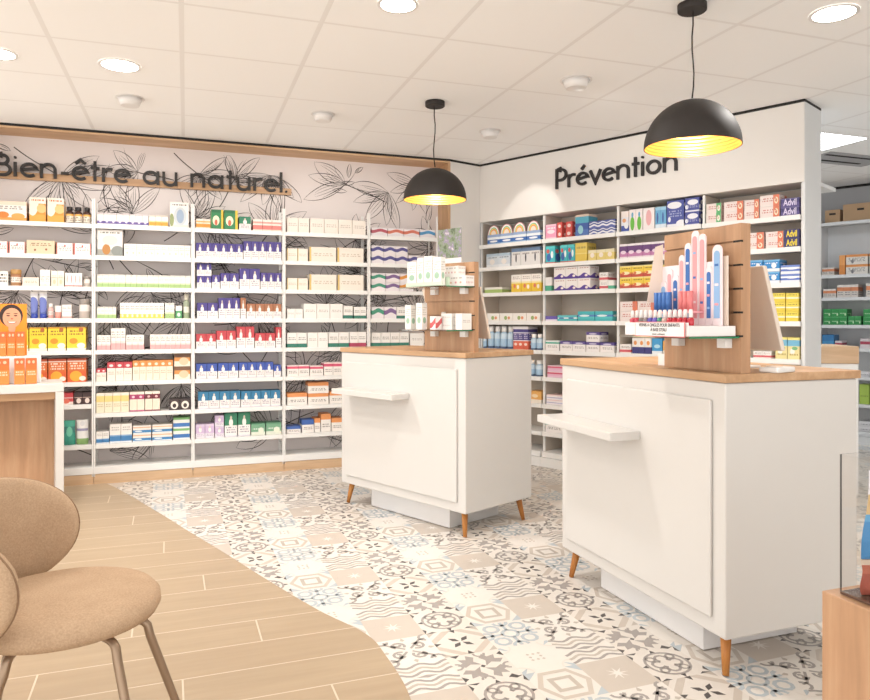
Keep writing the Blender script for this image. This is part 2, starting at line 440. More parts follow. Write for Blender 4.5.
# wall over and behind the second shelving
RL, RD = 2.715, .27
mb, fin = pieces(R, 'wall_right', ['wall_white', 'black_gap', 'cool_white'])
mb.box(0, RL-.001, 0, RD, 2.068, 2.567); mb.box(0, RL-.016, RD, RD+.03, 0, 2.567, 2)
mb.box(0, RL+.004, -.004, RD+.03, 2.569, CEIL-.001, 1)
struct(fin())
mb, fin = pieces(R, 'wall_end', ['cool_white']); mb.box(RL-.014, RL, .0, RD+.03, 0, 2.066); mb.box(RL, RL+.004, .002, RD+.03, 0, 2.567); struct(fin())
# back room
mb, fin = pieces(K, 'wall_rear', ['grey_wall', 'black_gap']); mb.box(-5.2, 3.0, .42, .5, 0, 2.56); mb.box(-5.2, 3.0, .41, .5, 2.562, CEIL-.001, 1); struct(fin())
mb = MB(); mb.box(5.9, 6.0, -2.0, 7.0, 0, CEIL-.001); struct(mb.build('wall_side', ['grey_wall']))
mb, fin = pieces(R, 'wall_far', ['grey_wall']); mb.box(-2.0, -.02, .36, .44, 0, CEIL-.001); struct(fin())

# ------------------------------------------------------------------ shelving
def unit(fr, x0, x1, zs, name, label, group, top, style):
    c = (x0+x1)/2; t = fr.thing(name, label, 'shelving', c, 0, 0, 0, group); h = (x1-x0)/2
    if style == 'metal':
        for s_ in (-1, 1):
            m = MB(); e = s_*(h-.001)
            a, b = sorted((e, e-s_*.011))
            m.box(a, b, .0, .018, .055, top); m.box(a, b, .212, .23, .055, top)
            for z in [.2+.2*i for i in range(int(top/.2)-1)]: m.box(a+.003, b-.003, .018, .212, z, z+.006)
            m.build('upright', 'shelf_white', t, .001)
        for z in zs:
            m = MB(); m.box(-h+.013, h-.013, .004, .23, z-.012, z); m.box(-h+.013, h-.013, -.008, .003, z-.03, z+.002); m.build('shelf', 'shelf_white', t, .001)
        m = MB(); m.box(-h, h, -.004, .24, .075, .125); m.build('bottom_shelf', 'shelf_white', t, .002)
        m = MB(); m.box(-h+.001, h-.001, .0, .235, 0, .073); m.build('plinth', 'oak_light', t, .001)
    else:
        for s_ in (-1, 1):
            m = MB(); e = s_*h; a, b = sorted((e, e-s_*.008)); m.box(a, b, .03, .25, .01, top); m.build('side_panel', 'panel_beige' if style == 'beige' else 'shelf_grey', t)
            m = MB(); m.box(a, b, .012, .029, .01, top); m.build('upright', 'shelf_white' if style == 'beige' else 'shelf_grey', t)
        m = MB(); m.box(-h, h, .2505, .262, .01, top); m.build('back_panel', 'panel_beige' if style == 'beige' else 'shelf_grey', t)
        mt = 'shelf_white' if style == 'beige' else 'shelf_grey'
        for z in zs:
            m = MB(); m.box(-h+.009, h-.009, .006, .25, z-.014, z); m.box(-h+.004, h-.004, -.025, .005, z-.03, z+.002); m.build('shelf', mt, t, .001)
        m = MB(); m.box(-h+.001, h-.001, -.04, .011, .0, .075); m.box(-h+.009, h-.009, -.03, .25, .078, .12); m.build('plinth', mt, t, .001)
    return t
WZ = [1.90, 1.67, 1.44, 1.21, .978, .748, .516, .29]
WZ0 = [1.90, 1.67, 1.44, 1.21, .978, .748, .585, .29]
RZ = [1.86, 1.66, 1.435, 1.19, .95, .73, .507, .28]
wu = [-3.40, W.fx(93.5), W.fx(193), W.fx(284), W.fx(369), W.fx(438)]
wn_ = ['leftmost', 'second', 'middle', 'fourth', 'rightmost']
for i in range(5):
    unit(W, wu[i], wu[i+1], WZ0 if i == 0 else WZ, 'wall_shelving', 'white metal shelving bay, %s of five on the floral papered wall' % wn_[i], 'shelving bays on the floral wall', 2.085, 'metal')
ru = [.004, R.fx(543), R.fx(617), R.fx(703), RL-.015]
rn_ = ['leftmost', 'second', 'third', 'rightmost']
for i in range(4):
    unit(R, ru[i], ru[i+1], RZ, 'wall_shelving', 'beige backed shelving bay, %s of four under the black wall lettering' % rn_[i], 'shelving bays under the short lettering', 2.062, 'beige')
KZ = [2.165, 1.644, 1.42, 1.15, .924, .65, .384, .12]
unit(K, -1.3, -.4, KZ, 'storage_shelving', 'grey storage shelving behind the white wall end, left bay', 'storage shelving in the back room', 2.2, 'grey')
unit(K, -.4, .55, KZ, 'storage_shelving', 'grey storage shelving at the right edge, nearer bay in back room', 'storage shelving in the back room', 2.2, 'grey')

# ------------------------------------------------------------------ product styles
STY = {}
def sty(key, desc, bands, blob=None, text=None, ub=None, cat='box', kind='box', name='product_box', cap=None, wave=None, depth=None):
    n = N('print_'+key); u, v = n.uv()
    r = n.new('ShaderNodeValToRGB'); r.color_ramp.interpolation = 'CONSTANT'
    vv = v
    if wave: vv = n.math('ADD', v, n.math('MULTIPLY', n.math('SINE', n.math('ADD', n.math('MULTIPLY', u, 6.283*wave[1]), 1.2)), wave[0]))
    n.put(r.inputs[0], vv)
    e = r.color_ramp.elements
    for i, (p, c) in enumerate(bands):
        if i == 0: q = e[0]; q.position = 0
        elif i == 1: q = e[1]; q.position = p
        else: q = e.new(p)
        q.color = (*hp(c), 1)
    if len(bands) == 1: e[1].color = e[0].color
    c = r.outputs[0]
    if ub:
        for u0, u1, k in ub: c = n.mix(n.math('MULTIPLY', n.math('GREATER_THAN', u, u0), n.math('LESS_THAN', u, u1)), c, hp(k))
    if blob:
        for cu, cv, ru_, rv_, k in blob:
            d = n.math('ADD', n.math('POWER', n.math('DIVIDE', n.math('ABSOLUTE', n.math('SUBTRACT', u, cu)), ru_), 2.0), n.math('POWER', n.math('DIVIDE', n.math('ABSOLUTE', n.math('SUBTRACT', v, cv)), rv_), 2.0))
            c = n.mix(n.math('LESS_THAN', d, 1.0), c, hp(k))
    if text:
        for v0, v1, k, rows in text:
            t = n.math('MULTIPLY', n.math('DIVIDE', n.math('SUBTRACT', v, v0), v1-v0), float(rows))
            inrow = n.math('GREATER_THAN', n.math('FRACT', t), .45)
            ns = n.noise(n.vec(n.math('MULTIPLY', u, 14.0), n.math('MULTIPLY', n.math('FLOOR', t), 7.3), 0.0), 1.0, 0.0)
            m_ = n.math('MULTIPLY', inrow, n.math('GREATER_THAN', ns, .46))
            m_ = n.math('MULTIPLY', m_, n.math('MULTIPLY', n.math('GREATER_THAN', v, v0), n.math('LESS_THAN', v, v1)))
            m_ = n.math('MULTIPLY', m_, n.math('MULTIPLY', n.math('GREATER_THAN', u, .12), n.math('LESS_THAN', u, .88)))
            c = n.mix(m_, c, hp(k))
    n.col(c); mt = n.set(.45, 0, .4)
    STY[key] = dict(desc=desc, mat=mt, cat=cat, kind=kind, name=name, cap=cap, depth=depth)
Wt, Gy = 'f2ede6', '8c8682'
sty('flowerbox', 'wide white box with orange flower print', [(0, 'e89a3a'), (.18, Wt), (.8, 'f3d9c0')], [(.3, .3, .18, .16, 'e8791e'), (.75, .25, .2, .15, 'f0a040')], [(.55, .75, Gy, 2)])
sty('diag', 'orange and white carton', [(0, 'f0a030'), (.3, 'f08c20'), (.75, 'f5ece0')], [(.2, .75, .35, .5, 'f6ead8'), (.75, .55, .3, .18, 'f7c070')], [(.8, .92, 'd06020', 1)])
sty('brownbottle', 'brown supplement bottle with black cap', [(0, '3a1a10'), (.1, 'efe4d0'), (.55, 'e6a23c'), (.7, '3a1a10')], None, [(.15, .5, '5a4030', 3)], cat='bottle', kind='bottle', name='pill_bottle', cap='211a1a')
sty('redline', 'white carton with red edge line', [(0, Wt)], [(.5, .75, .05, .12, 'c83a34')], [(.3, .7, Gy, 3)], [(.0, .06, 'd0524a'), (.94, 1.1, 'e0756a')])
sty('kraft', 'kraft coloured carton with dotted print', [(0, 'e0c6a0')], [(.3, .3, .04, .08, '8c4a28'), (.7, .35, .04, .08, '8c4a28')], [(.55, .8, '8a6a48', 2)])
sty('blacklabel', 'white box with black printed squares', [(0, Wt)], None, [(.15, .8, '222020', 3)])
sty('jarbrown', 'amber jar with gold lid', [(0, 'b07a4a'), (.3, 'f0e6d8'), (.75, 'a5683c')], None, [(.35, .7, Gy, 2)], cat='jar', kind='jar', name='cream_jar', cap='b58a50')
sty('cream', 'low cream carton', [(0, 'f0dcc8')], None, [(.3, .6, 'b09a86', 2)])
sty('tallwhite', 'tall white carton with grey print', [(0, 'e9d9c8'), (.12, Wt)], None, [(.25, .6, Gy, 4)])
sty('tallbeige', 'tall pale carton with olive print', [(0, 'e8dcc4'), (.6, 'f1eadf')], [(.5, .3, .25, .15, 'c9c09a')], [(.5, .7, '9a8a60', 2)])
sty('whitered', 'slim white carton with red stripe', [(0, 'c84a48'), (.1, Wt)], [(.5, .55, .1, .3, 'cf5550')])
sty('jargrey', 'small glass jar with grey lid', [(0, 'b9aca0'), (.5, 'e5dcd4')], cat='jar', kind='jar', name='cream_jar', cap='8d857e')
sty('tubeblue', 'white and blue squeeze tube', [(0, '3c50a0'), (.25, 'e8e8ec'), (.9, Wt)], [(.7, .4, .25, .35, '5a6cc0')], cat='tube', kind='tube', name='cream_tube', cap='3146a0')
sty('pinkbottle', 'small pink bottle with white cap', [(0, 'd99a90'), (.3, 'eddcd6'), (.6, 'e0a8a0')], None, [(.3, .55, Gy, 2)], cat='bottle', kind='bottle', name='lotion_bottle', cap='efe8e2')
sty('tubepink', 'white tube with pink base', [(0, 'd88878'), (.4, 'f2e6de')], cat='tube', kind='tube', name='cream_tube', cap='d88878')
sty('rosebox', 'white carton with rose line', [(0, 'd7a49a'), (.15, 'f2ebe5'), (.5, 'e3c9c0'), (.55, 'f2ebe5')], None, [(.65, .85, Gy, 2)])
sty('yellow', 'yellow carton with fruit print', [(0, 'f2e9d8'), (.1, 'f4d21c'), (.93, 'd09018')], [(.35, .4, .22, .12, 'e58a10'), (.75, .2, .22, .12, 'f5efdc'), (.75, .88, .12, .1, 'b5541c')], [(.6, .85, '9a6a10', 2)])
sty('orangered', 'orange red carton with fruit print', [(0, 'e8521c'), (.45, 'e2601f'), (.86, 'f0e0d0'), (.9, 'b23a18')], [(.45, .25, .32, .22, 'f6a61e'), (.8, .15, .18, .1, 'f2e4d4')], [(.5, .82, 'f6d8c0', 3)])
sty('berry', 'small red carton', [(0, 'f0dcd2'), (.25, 'c83038'), (.55, 'efe2da'), (.6, 'c42c34')], [(.6, .3, .2, .2, 'e56048')])
sty('darkbox', 'small dark carton with round print', [(0, '3c2526'), (.55, 'c9a79a'), (.6, '332224')], [(.55, .3, .28, .22, 'e8d4c8')])
sty('tealpouch', 'teal green pouch', [(0, '1f8f78'), (.5, '24756c'), (.75, '2fa084')], [(.55, .55, .25, .2, '5abf9c')], cat='pouch', kind='pouch', name='product_pouch')
sty('whitepouch', 'white pouch with green base print', [(0, '7fae5c'), (.25, 'eceae6'), (.55, '8f8cb0'), (.65, 'eceae6')], [(.5, .85, .2, .1, 'd8d8d8')], cat='pouch', kind='pouch', name='product_pouch')
sty('purplebase', 'small white carton with purple base print', [(0, 'f0ece8'), (.1, '5a4a9a'), (.32, 'e8e2ea'), (.4, Wt), (.85, 'c9c0c4')], [(.5, .3, .2, .12, 'd8d0e8')])
sty('orangebase', 'small white carton with orange base print', [(0, 'f0e6d4'), (.1, 'e89a20'), (.4, 'f4d890'), (.5, Wt), (.85, 'c9c0b4')])
sty('device', 'large grey white box with oval blue picture', [(0, 'd9d4cc'), (.12, 'ece8e2')], [(.55, .45, .34, .36, 'c2cbd0'), (.55, .45, .2, .27, '8ea6c4'), (.1, .3, .12, .25, '8a9a60')], [(.84, .92, '4a4a50', 1)])
sty('diffuser', 'large grey white box with amber diffuser picture', [(0, '9b9c94'), (.25, 'e6e2dc')], [(.35, .25, .16, .2, 'b8742c'), (.8, .2, .25, .2, '7d8480'), (.5, .6, .3, .18, 'd4cfc8')], [(.82, .92, '6a6a66', 1)])
sty('whitesmall', 'narrow white carton with faint print', [(0, 'e6dfd6'), (.1, Wt)], [(.5, .3, .2, .1, 'd8c8b4')], [(.5, .8, 'b5aaa0', 2)])
sty('greenbase', 'narrow white carton with green base', [(0, '9ac070'), (.3, 'd5e2b8'), (.4, Wt), (.85, 'd8d4cc')], None, [(.5, .7, 'b5b5a8', 2)])
sty('yellowbase', 'narrow white carton with yellow base', [(0, 'eed04a'), (.28, Wt)], [(.5, .18, .2, .1, 'f7f0c8')], [(.5, .8, Gy, 2)])
sty('greencarton', 'small green carton with white top', [(0, '3f9a5a'), (.6, Wt)], [(.5, .3, .25, .15, 'e0eedc')])
sty('olivebottle', 'green tinted bottle with pale cap', [(0, '8fa37c'), (.3, 'e4e2d0'), (.6, '8d9c80')], cat='bottle', kind='bottle', name='lotion_bottle', cap='c9c4b4')
sty('pinkbase', 'white carton with pink base', [(0, 'e8a0a0'), (.3, 'f2cfcb'), (.4, Wt)], None, [(.5, .85, Gy, 3)])
sty('redtop', 'cream carton with red top band', [(0, 'f2e8d8'), (.62, 'f4eee6'), (.68, 'c8303c')], [(.5, .82, .25, .07, 'f4dcdc')], [(.3, .5, 'b0a494', 2)])
sty('orangetop', 'cream carton with orange top band', [(0, 'f2e4cc'), (.62, 'f4e8d2'), (.68, 'ee8a38')], [(.5, .82, .25, .07, 'fae0c8')], [(.3, .5, 'c0a484', 2)])
sty('orangebrown', 'brown and orange carton on its side', [(0, 'efe0cc'), (.4, 'e08a3c'), (.7, '6c4630')], [(.6, .4, .3, .3, 'e9c39a')])
sty('yellowtop', 'cream carton with yellow top band', [(0, 'efe3c4'), (.55, 'f5d678'), (.85, 'f2ead8')], None, [(.25, .45, 'c0b080', 2)])
sty('magentatop', 'cream carton with magenta top emblem', [(0, 'c44a78'), (.07, 'efe3cc'), (.62, 'b02c60'), (.86, 'f2e8d8')], [(.5, .74, .2, .06, 'f0c8d8')])
sty('maroontop', 'cream carton with maroon top emblem', [(0, '8a3c48'), (.07, 'efe3cc'), (.62, '6e1c2c'), (.86, 'f2e8d8')], [(.5, .74, .2, .06, 'e0b0b0')])
sty('cameo', 'dark case with cream oval picture', [(0, '32282a')], [(.5, .45, .36, .36, 'efe6da'), (.5, .4, .18, .2, '2c2224')])
sty('bluebase', 'white carton with blue base', [(0, 'e8eef4'), (.08, '2c78bc'), (.35, '7fb0dc'), (.42, Wt)], None, [(.6, .85, 'b0aca8', 2)])
sty('flatblue', 'flat carton with blue and orange print', [(0, 'e4ecf2'), (.12, '2a7cc2'), (.45, 'f0e8de'), (.7, 'e6b088'), (.85, 'f2ece4')], [(.3, .3, .2, .1, 'd8e8f4')])
sty('flatgreen', 'flat carton with blue and green print', [(0, 'e8eef0'), (.15, '2a6cc0'), (.5, 'e8ece4'), (.8, '72b868')])
sty('greentop', 'green carton with white picture', [(0, 'e6eae0'), (.3, '1e7c4c'), (.9, '186a40')], [(.5, .45, .28, .25, 'f0ead0'), (.5, .35, .12, .12, 'd86048')])
sty('greenyellow', 'green carton with yellow side', [(0, '1f8048'), (.85, '17683c')], [(.4, .45, .28, .25, 'f4ecc8'), (.4, .35, .12, .15, 'd85a40')], None, [(.82, 1.1, 'e8c62c')])
sty('pinkjuice', 'pale carton with coral print', [(0, 'f0d4c4'), (.15, 'e2726a'), (.5, 'f0ddd2'), (.65, 'e8988c'), (.8, 'f3e8de')])
sty('orangejuice', 'small carton with orange print', [(0, 'f0dcc0'), (.15, 'e8942c'), (.5, 'f0ddc2'), (.65, 'f2b060'), (.8, 'f3e8de')])
FIG = [(.5, .6, .16, .17, 'f4f0ea'), (.5, .8, .08, .09, 'd8c8b8')]
def arko(key, col, word):
    sty(key, 'white carton with %s top and bottle picture' % word, [(0, 'dcd8e4'), (.06, 'f1ece8'), (.48, col)], FIG, [(.12, .42, '9088a0', 3)])
arko('navy', '3a2e86', 'navy'); arko('bluetop', '2848b0', 'royal blue'); arko('tealblue', '1870a4', 'teal blue')
arko('redarko', 'c8303a', 'red'); arko('brownarko', 'a8623c', 'copper brown'); arko('greenarko', '1c7a54', 'green')
sty('lilac', 'pale lilac carton', [(0, 'e6e0ec'), (.35, 'cbb0da'), (.85, 'd8c4e4')], FIG, [(.1, .3, 'a090b0', 2)])
sty('greenlow', 'low green carton', [(0, 'dfe6d4'), (.3, '6aa880'), (.9, '4a9068')], [(.7, .4, .2, .25, 'e8efd8')], [(.4, .6, 'e0eadc', 1)])
sty('creambox', 'plain cream white carton', [(0, 'efe6da')], None, [(.4, .65, 'c4b8ac', 2)])
sty('creamwide', 'wide cream carton with gold edge mark', [(0, 'f0e6d8')], None, [(.35, .6, 'ccbda8', 2)], [(.0, .07, 'ddb860')])
sty('whitegreen', 'white carton with dark green foot', [(0, '1f7460'), (.26, 'f0ede8')], None, [(.45, .7, Gy, 2)])
sty('whitecrimson', 'white carton with crimson foot', [(0, 'b03050'), (.26, 'f0ede8')], None, [(.45, .7, Gy, 2)])
sty('whiteplain', 'plain white carton', [(0, 'f1eee9')], None, [(.4, .6, 'b8b2ac', 2)])
sty('pinktop', 'white carton with pink top edge', [(0, 'f0ebe6'), (.68, 'e0486c'), (.9, 'f0dcdc')], None, [(.2, .5, Gy, 2)])
sty('orangeroof', 'flat white carton with orange top edge', [(0, 'f1ece6'), (.68, 'f09048')], None, [(.2, .45, Gy, 2)])
sty('blueroof', 'flat white carton with blue top edge', [(0, 'f1ece8'), (.62, '2f5cb8')], None, [(.2, .45, Gy, 2)])
for k_, c_, w_ in (('swred', 'b84858', 'red'), ('sworange', 'dd6a50', 'coral'), ('swblue', '3a8cc8', 'sky blue'), ('swnavy', '43408c', 'indigo'), ('swgreen', '2c9070', 'green'), ('swpurple', '70508c', 'purple'), ('swor', 'e8902c', 'orange')):
    sty(k_, 'flat white carton with %s swoosh' % w_, [(0, 'ece6ea'), (.42, c_), (.78, 'e9e2e6')], None, None, wave=(.1, 1))
# second wall
sty('denture', 'blue and white blister box with domed card', [(0, '9fc0e0'), (.15, '2460b8'), (.5, 'eaf2f8'), (.75, '88a8d8')], [(.5, .32, .32, .1, 'f4f6fa')], kind='dome', name='blister_pack')
sty('bluegrey', 'pale blue grey carton', [(0, 'dfe4e8'), (.2, 'c5d0da'), (.8, '9fb8cc')], [(.5, .4, .22, .2, 'e2dcd4')], [(.6, .75, '5c6c7c', 1)])
sty('bluegrey2', 'pale carton with dark centre stripe', [(0, 'dcdad8'), (.8, '5878a0')], [(.5, .45, .08, .25, '3c3c44')], [(.55, .72, '8a8480', 1)])
sty('lowgreen', 'low white and green carton', [(0, 'a8c860'), (.6, 'eceade')])
sty('yellowchild', 'yellow based white carton with cartoon dots', [(0, 'f2c41c'), (.5, 'f4e6a0'), (.6, 'f2ece2')], [(.35, .35, .13, .12, 'e06a48'), (.7, .3, .12, .12, 'f8f0dc')], [(.7, .9, 'a09088', 2)])
sty('whiteleaf', 'long low white carton with small colour print', [(0, 'f2eee6')], [(.45, .4, .12, .25, '8fae5c'), (.7, .4, .1, .2, 'e89060')])
sty('bluebottle', 'light blue bottle with white cap', [(0, '4c6a94'), (.12, '9cc4e4'), (.55, 'c4dcee'), (.85, 'a8cce8')], None, [(.0, .12, '30406a', 1)], cat='bottle', kind='bottle', name='lotion_bottle', cap='f0ece8')
sty('navyorange', 'navy and orange upright carton', [(0, 'e85838'), (.36, 'f0e8ea'), (.4, '3c3484'), (.7, 'e6e2ee'), (.74, '3c3484'), (.88, 'efeaea')], [(.5, .22, .3, .06, 'f4d8cc')], [(.42, .68, 'c8c0e0', 3)])
sty('pinkcart', 'bright pink carton', [(0, 'f4c8d6'), (.12, 'ee8fb4'), (.88, 'f6b8cc')], [(.5, .5, .35, .14, 'f6dce4')], [(.6, .8, 'f8eaf0', 1)])
sty('redsmall', 'small red carton with white panel', [(0, 'd84038')], [(.5, .5, .28, .22, 'f0d8d0')])
sty('bluephoto', 'tall blue and teal carton', [(0, '3c68b8'), (.3, '2a50a8'), (.6, '40a8c8'), (.9, 'e8c8b0')], [(.4, .3, .2, .2, '8cd0dc')])
sty('bluewhite', 'blue and white striped carton', [(0, '4a5ab0'), (.2, 'e6e8f0'), (.45, '3c4a9c'), (.65, 'e2e6f0'), (.8, '4454a4')], None, None, wave=(.1, 1))
sty('aqua', 'aqua carton with blue and red marks', [(0, 'd8584c'), (.08, '28b8c4'), (.85, '40d0d4')], [(.35, .35, .25, .22, '2458b0'), (.25, .7, .18, .12, 'e04840'), (.7, .5, .14, .2, 'e8f4f4')])
sty('yellowplain', 'deep yellow carton', [(0, 'e6c23c'), (.4, 'efd872'), (.45, 'e8c84a')], None, [(.6, .8, 'a08838', 1)])
sty('paleyellow', 'low pale yellow carton', [(0, 'e6cc68'), (.7, 'e9dcae')], [(.5, .5, .25, .22, 'efe0d0')])
sty('purplewave', 'white pack with purple wave', [(0, '4a2c9a'), (.3, 'f1ebe9')], [(.7, .22, .12, .1, 'f4e4dc')], [(.75, .88, 'c08878', 1)], wave=(.13, 1))
sty('smallred', 'small white carton with red foot', [(0, 'f0e8e4'), (.12, 'dc5058'), (.4, 'f1ece8')], None, [(.5, .8, Gy, 2)])
sty('smallgreen', 'small white carton with green foot', [(0, '3fae84'), (.4, 'f1ece8')])
sty('flatpurple', 'flat purple and white carton', [(0, 'eae2f0'), (.35, '5a48b0')])
sty('flatteal', 'flat teal carton with white band', [(0, '35b8c0'), (.4, 'e8eef0'), (.6, '48c0c8')], [(.4, .5, .3, .12, '3a68b0')])
sty('tealcart', 'teal carton with blue panel', [(0, '28b0b8'), (.25, '38c0c4'), (.45, '3a74c0'), (.65, '2cb4bc')], [(.4, .55, .3, .1, 'd8eef4')])
sty('whiteviolet', 'white carton with violet oval top', [(0, 'f0ecea'), (.7, '4c3c8c')], [(.5, .82, .3, .08, 'c8c0e0')], [(.25, .5, Gy, 2)])
sty('whitemint', 'white carton with mint top', [(0, 'f0ecea'), (.68, '38a890'), (.85, 'e4efec')], None, [(.25, .5, Gy, 2)])
sty('pinkred', 'pink carton with red label', [(0, 'e8b8d4'), (.35, 'e6a8c4'), (.6, 'd83860'), (.85, 'f0d0dc')])
sty('lilacflat', 'flat white carton with lilac stripe', [(0, 'f0eaee'), (.35, '9c98cc'), (.5, 'efe8ea'), (.85, 'f0c8c4')])
sty('babygreen', 'tall white carton with green bottle picture', [(0, 'f0e6e4')], [(.5, .35, .32, .32, '5cc030'), (.5, .75, .16, .12, '58a8d0')])
sty('babyblue', 'tall white carton with blue base', [(0, '3048a8'), (.3, 'dfe2ec'), (.7, 'f0e4de')], [(.4, .55, .25, .1, 'e89860'), (.7, .3, .3, .15, 'e8ecf2')])
sty('pinktall', 'tall carton with pink wave', [(0, 'f2eaea')], [(.5, .55, .25, .36, 'eca8ac')])
sty('bluepaste', 'tall light blue carton', [(0, 'd8e8f4'), (.2, '58a8dc'), (.85, '8cc8ec')], [(.4, .5, .16, .25, '2c50a8')])
sty('bignavy', 'large navy carton with white curves', [(0, 'eceef6'), (.12, '3444a0')], [(.45, .82, .42, .13, 'eef0f8'), (.15, .3, .08, .1, 'e8ecf6'), (.85, .12, .3, .14, 'f0f2f8')], [(.35, .62, '98a4d8', 3)])
sty('navyhalf', 'navy carton with white oval', [(0, 'e8eaf4'), (.1, '38429c')], [(.55, .68, .38, .2, 'eceef8'), (.12, .35, .12, .16, 'e8ecf6')], [(.25, .45, 'a0a8d8', 2)])
sty('plumbox', 'small plum and pink carton', [(0, 'e8d8e0'), (.12, 'c070a8'), (.4, '5a2c70'), (.85, 'f0e8ec')], [(.5, .42, .36, .12, 'e8d0e4')])
sty('yellowred', 'yellow and red carton', [(0, 'c83c28'), (.3, 'e88c20'), (.42, 'f2cc2a'), (.88, 'f6e080')], [(.5, .35, .35, .14, 'f5e6b0'), (.3, .35, .12, .12, 'e06828')], [(.62, .8, '7c5a20', 1)])
sty('coralbox', 'white carton with coral right end', [(0, 'ecdcd8')], None, [(.35, .75, 'c87870', 2)], [(.72, 1.1, 'e8704c')])
STY['coralbox2'] = None
sty('coralbox2', 'white carton with coral end and sun mark', [(0, 'ece0dc'), (.15, 'ecdcd8')], [(.84, .5, .1, .3, 'f6e4c0'), (.84, .5, .05, .16, 'ee8a50')], [(.35, .75, 'c87870', 2)], [(.68, 1.1, 'e8704c')])
sty('greenend', 'pale pink carton with green right end', [(0, 'ecdcd6')], [(.84, .5, .1, .3, 'f4f0dc')], [(.35, .75, 'c88078', 2)], [(.68, 1.1, '4cb468')])
sty('navypill', 'navy carton with pale slanted lettering', [(0, '4a3f86'), (.5, '2f2a6e'), (.9, '56508e')])
sty('navypill2', 'navy carton with yellow lettering', [(0, '26245e'), (.2, '2a2868')])
sty('skybox', 'bright blue and white carton', [(0, 'eef2f6'), (.25, '1880d4'), (.85, '60b0e8')], [(.65, .5, .16, .22, 'eef4fa')], [(.6, .75, 'e0ecf8', 1)])
sty('bluestripe', 'white carton with blue side stripes', [(0, 'e8ecf4'), (.3, '4468c8'), (.55, 'eef0f6'), (.75, '5a7cd0')], [(.6, .6, .3, .12, 'f4f6fa')], None, None)
sty('yellowflat', 'flat yellow carton with white line', [(0, 'e8cc2c'), (.4, 'f4eecc'), (.55, 'f0d83c')], None, [(.65, .85, '8c7c28', 1)])
sty('yellowsky', 'upright yellow and sky blue carton', [(0, 'ecdc90'), (.6, '60b4dc'), (.88, 'f0e070')], [(.4, .35, .2, .14, 'f0f0e4'), (.6, .5, .25, .08, '68b070')], [(.1, .25, 'b09848', 1)])
sty('navybottle', 'small white carton with navy and orange print', [(0, '2c2c78'), (.42, 'f0ede8'), (.9, 'eae6e2')], [(.5, .68, .25, .14, 'f09040')])
sty('skyfront', 'blue carton with cloud print', [(0, 'e8f0f6'), (.2, '2894d8')], [(.5, .5, .3, .12, 'a8dcf4')])
sty('orangeside', 'orange carton', [(0, 'f0e4d4'), (.3, 'f0a848')], [(.5, .6, .25, .15, 'f6d8a8')])
# back room
sty('rxorange', 'white medicine box with orange band', [(0, 'd9d4cc'), (.75, 'e0873c')], [(.3, .3, .06, .2, '6a6a70')], [(.25, .65, '707070', 4)])
sty('rxorangeside', 'tall orange box', [(0, 'e08232'), (.5, 'ee9848')])
sty('rxsmall', 'small orange and white medicine box', [(0, 'd0c8c0'), (.5, 'd47848'), (.8, 'd8d0c8')], None, [(.1, .45, '707070', 2)])
sty('rxgreen', 'small green medicine box', [(0, '1d8a3c'), (.9, '2aa04c')], [(.8, .3, .1, .14, 'b8e0b0')], [(.3, .5, 'a8d8a8', 1)])
sty('rxblue', 'small blue box', [(0, '2c88c4'), (.5, '1c6cb0')])
sty('rxred', 'small red and white box', [(0, 'd8ccd0'), (.4, 'a83048'), (.7, 'd0c4c8')])
sty('rxlime', 'lime green box', [(0, '9cc03c')], None, [(.3, .45, '6a8a28', 1)])
sty('rxwhite', 'white medicine box lying flat', [(0, 'c8c8cc'), (.5, 'd4d4d8')], None, [(.2, .5, '808088', 1)])
# table and counter goods
sty('orangeglow', 'orange carton with white print', [(0, 'f07820'), (.55, 'ea6014'), (.75, 'e2561a')], [(.3, .86, .12, .06, 'f8b890'), (.7, .86, .12, .06, 'f8b890')], [(.3, .5, 'fad0a8', 2)])
sty('teethtall', 'tall slim white carton with green emblem', [(0, 'e9e6e0')], [(.5, .35, .3, .12, '8fb89a')], [(.5, .85, 'b8b4ac', 4)])
sty('pinkdots', 'white carton with row of pink dots', [(0, 'efeae6')], [(.15, .35, .035, .1, 'd88890'), (.32, .35, .035, .1, 'd88890'), (.49, .35, .035, .1, 'd8a890'), (.66, .35, .035, .1, 'd88890'), (.83, .35, .035, .1, 'd8a890')], [(.6, .85, 'b8b0ac', 1)])
sty('redwhite', 'slanted red and white carton', [(0, 'efe8e6'), (.3, 'd8484c'), (.7, 'efe4e2')], None, None, wave=(.2, .5))

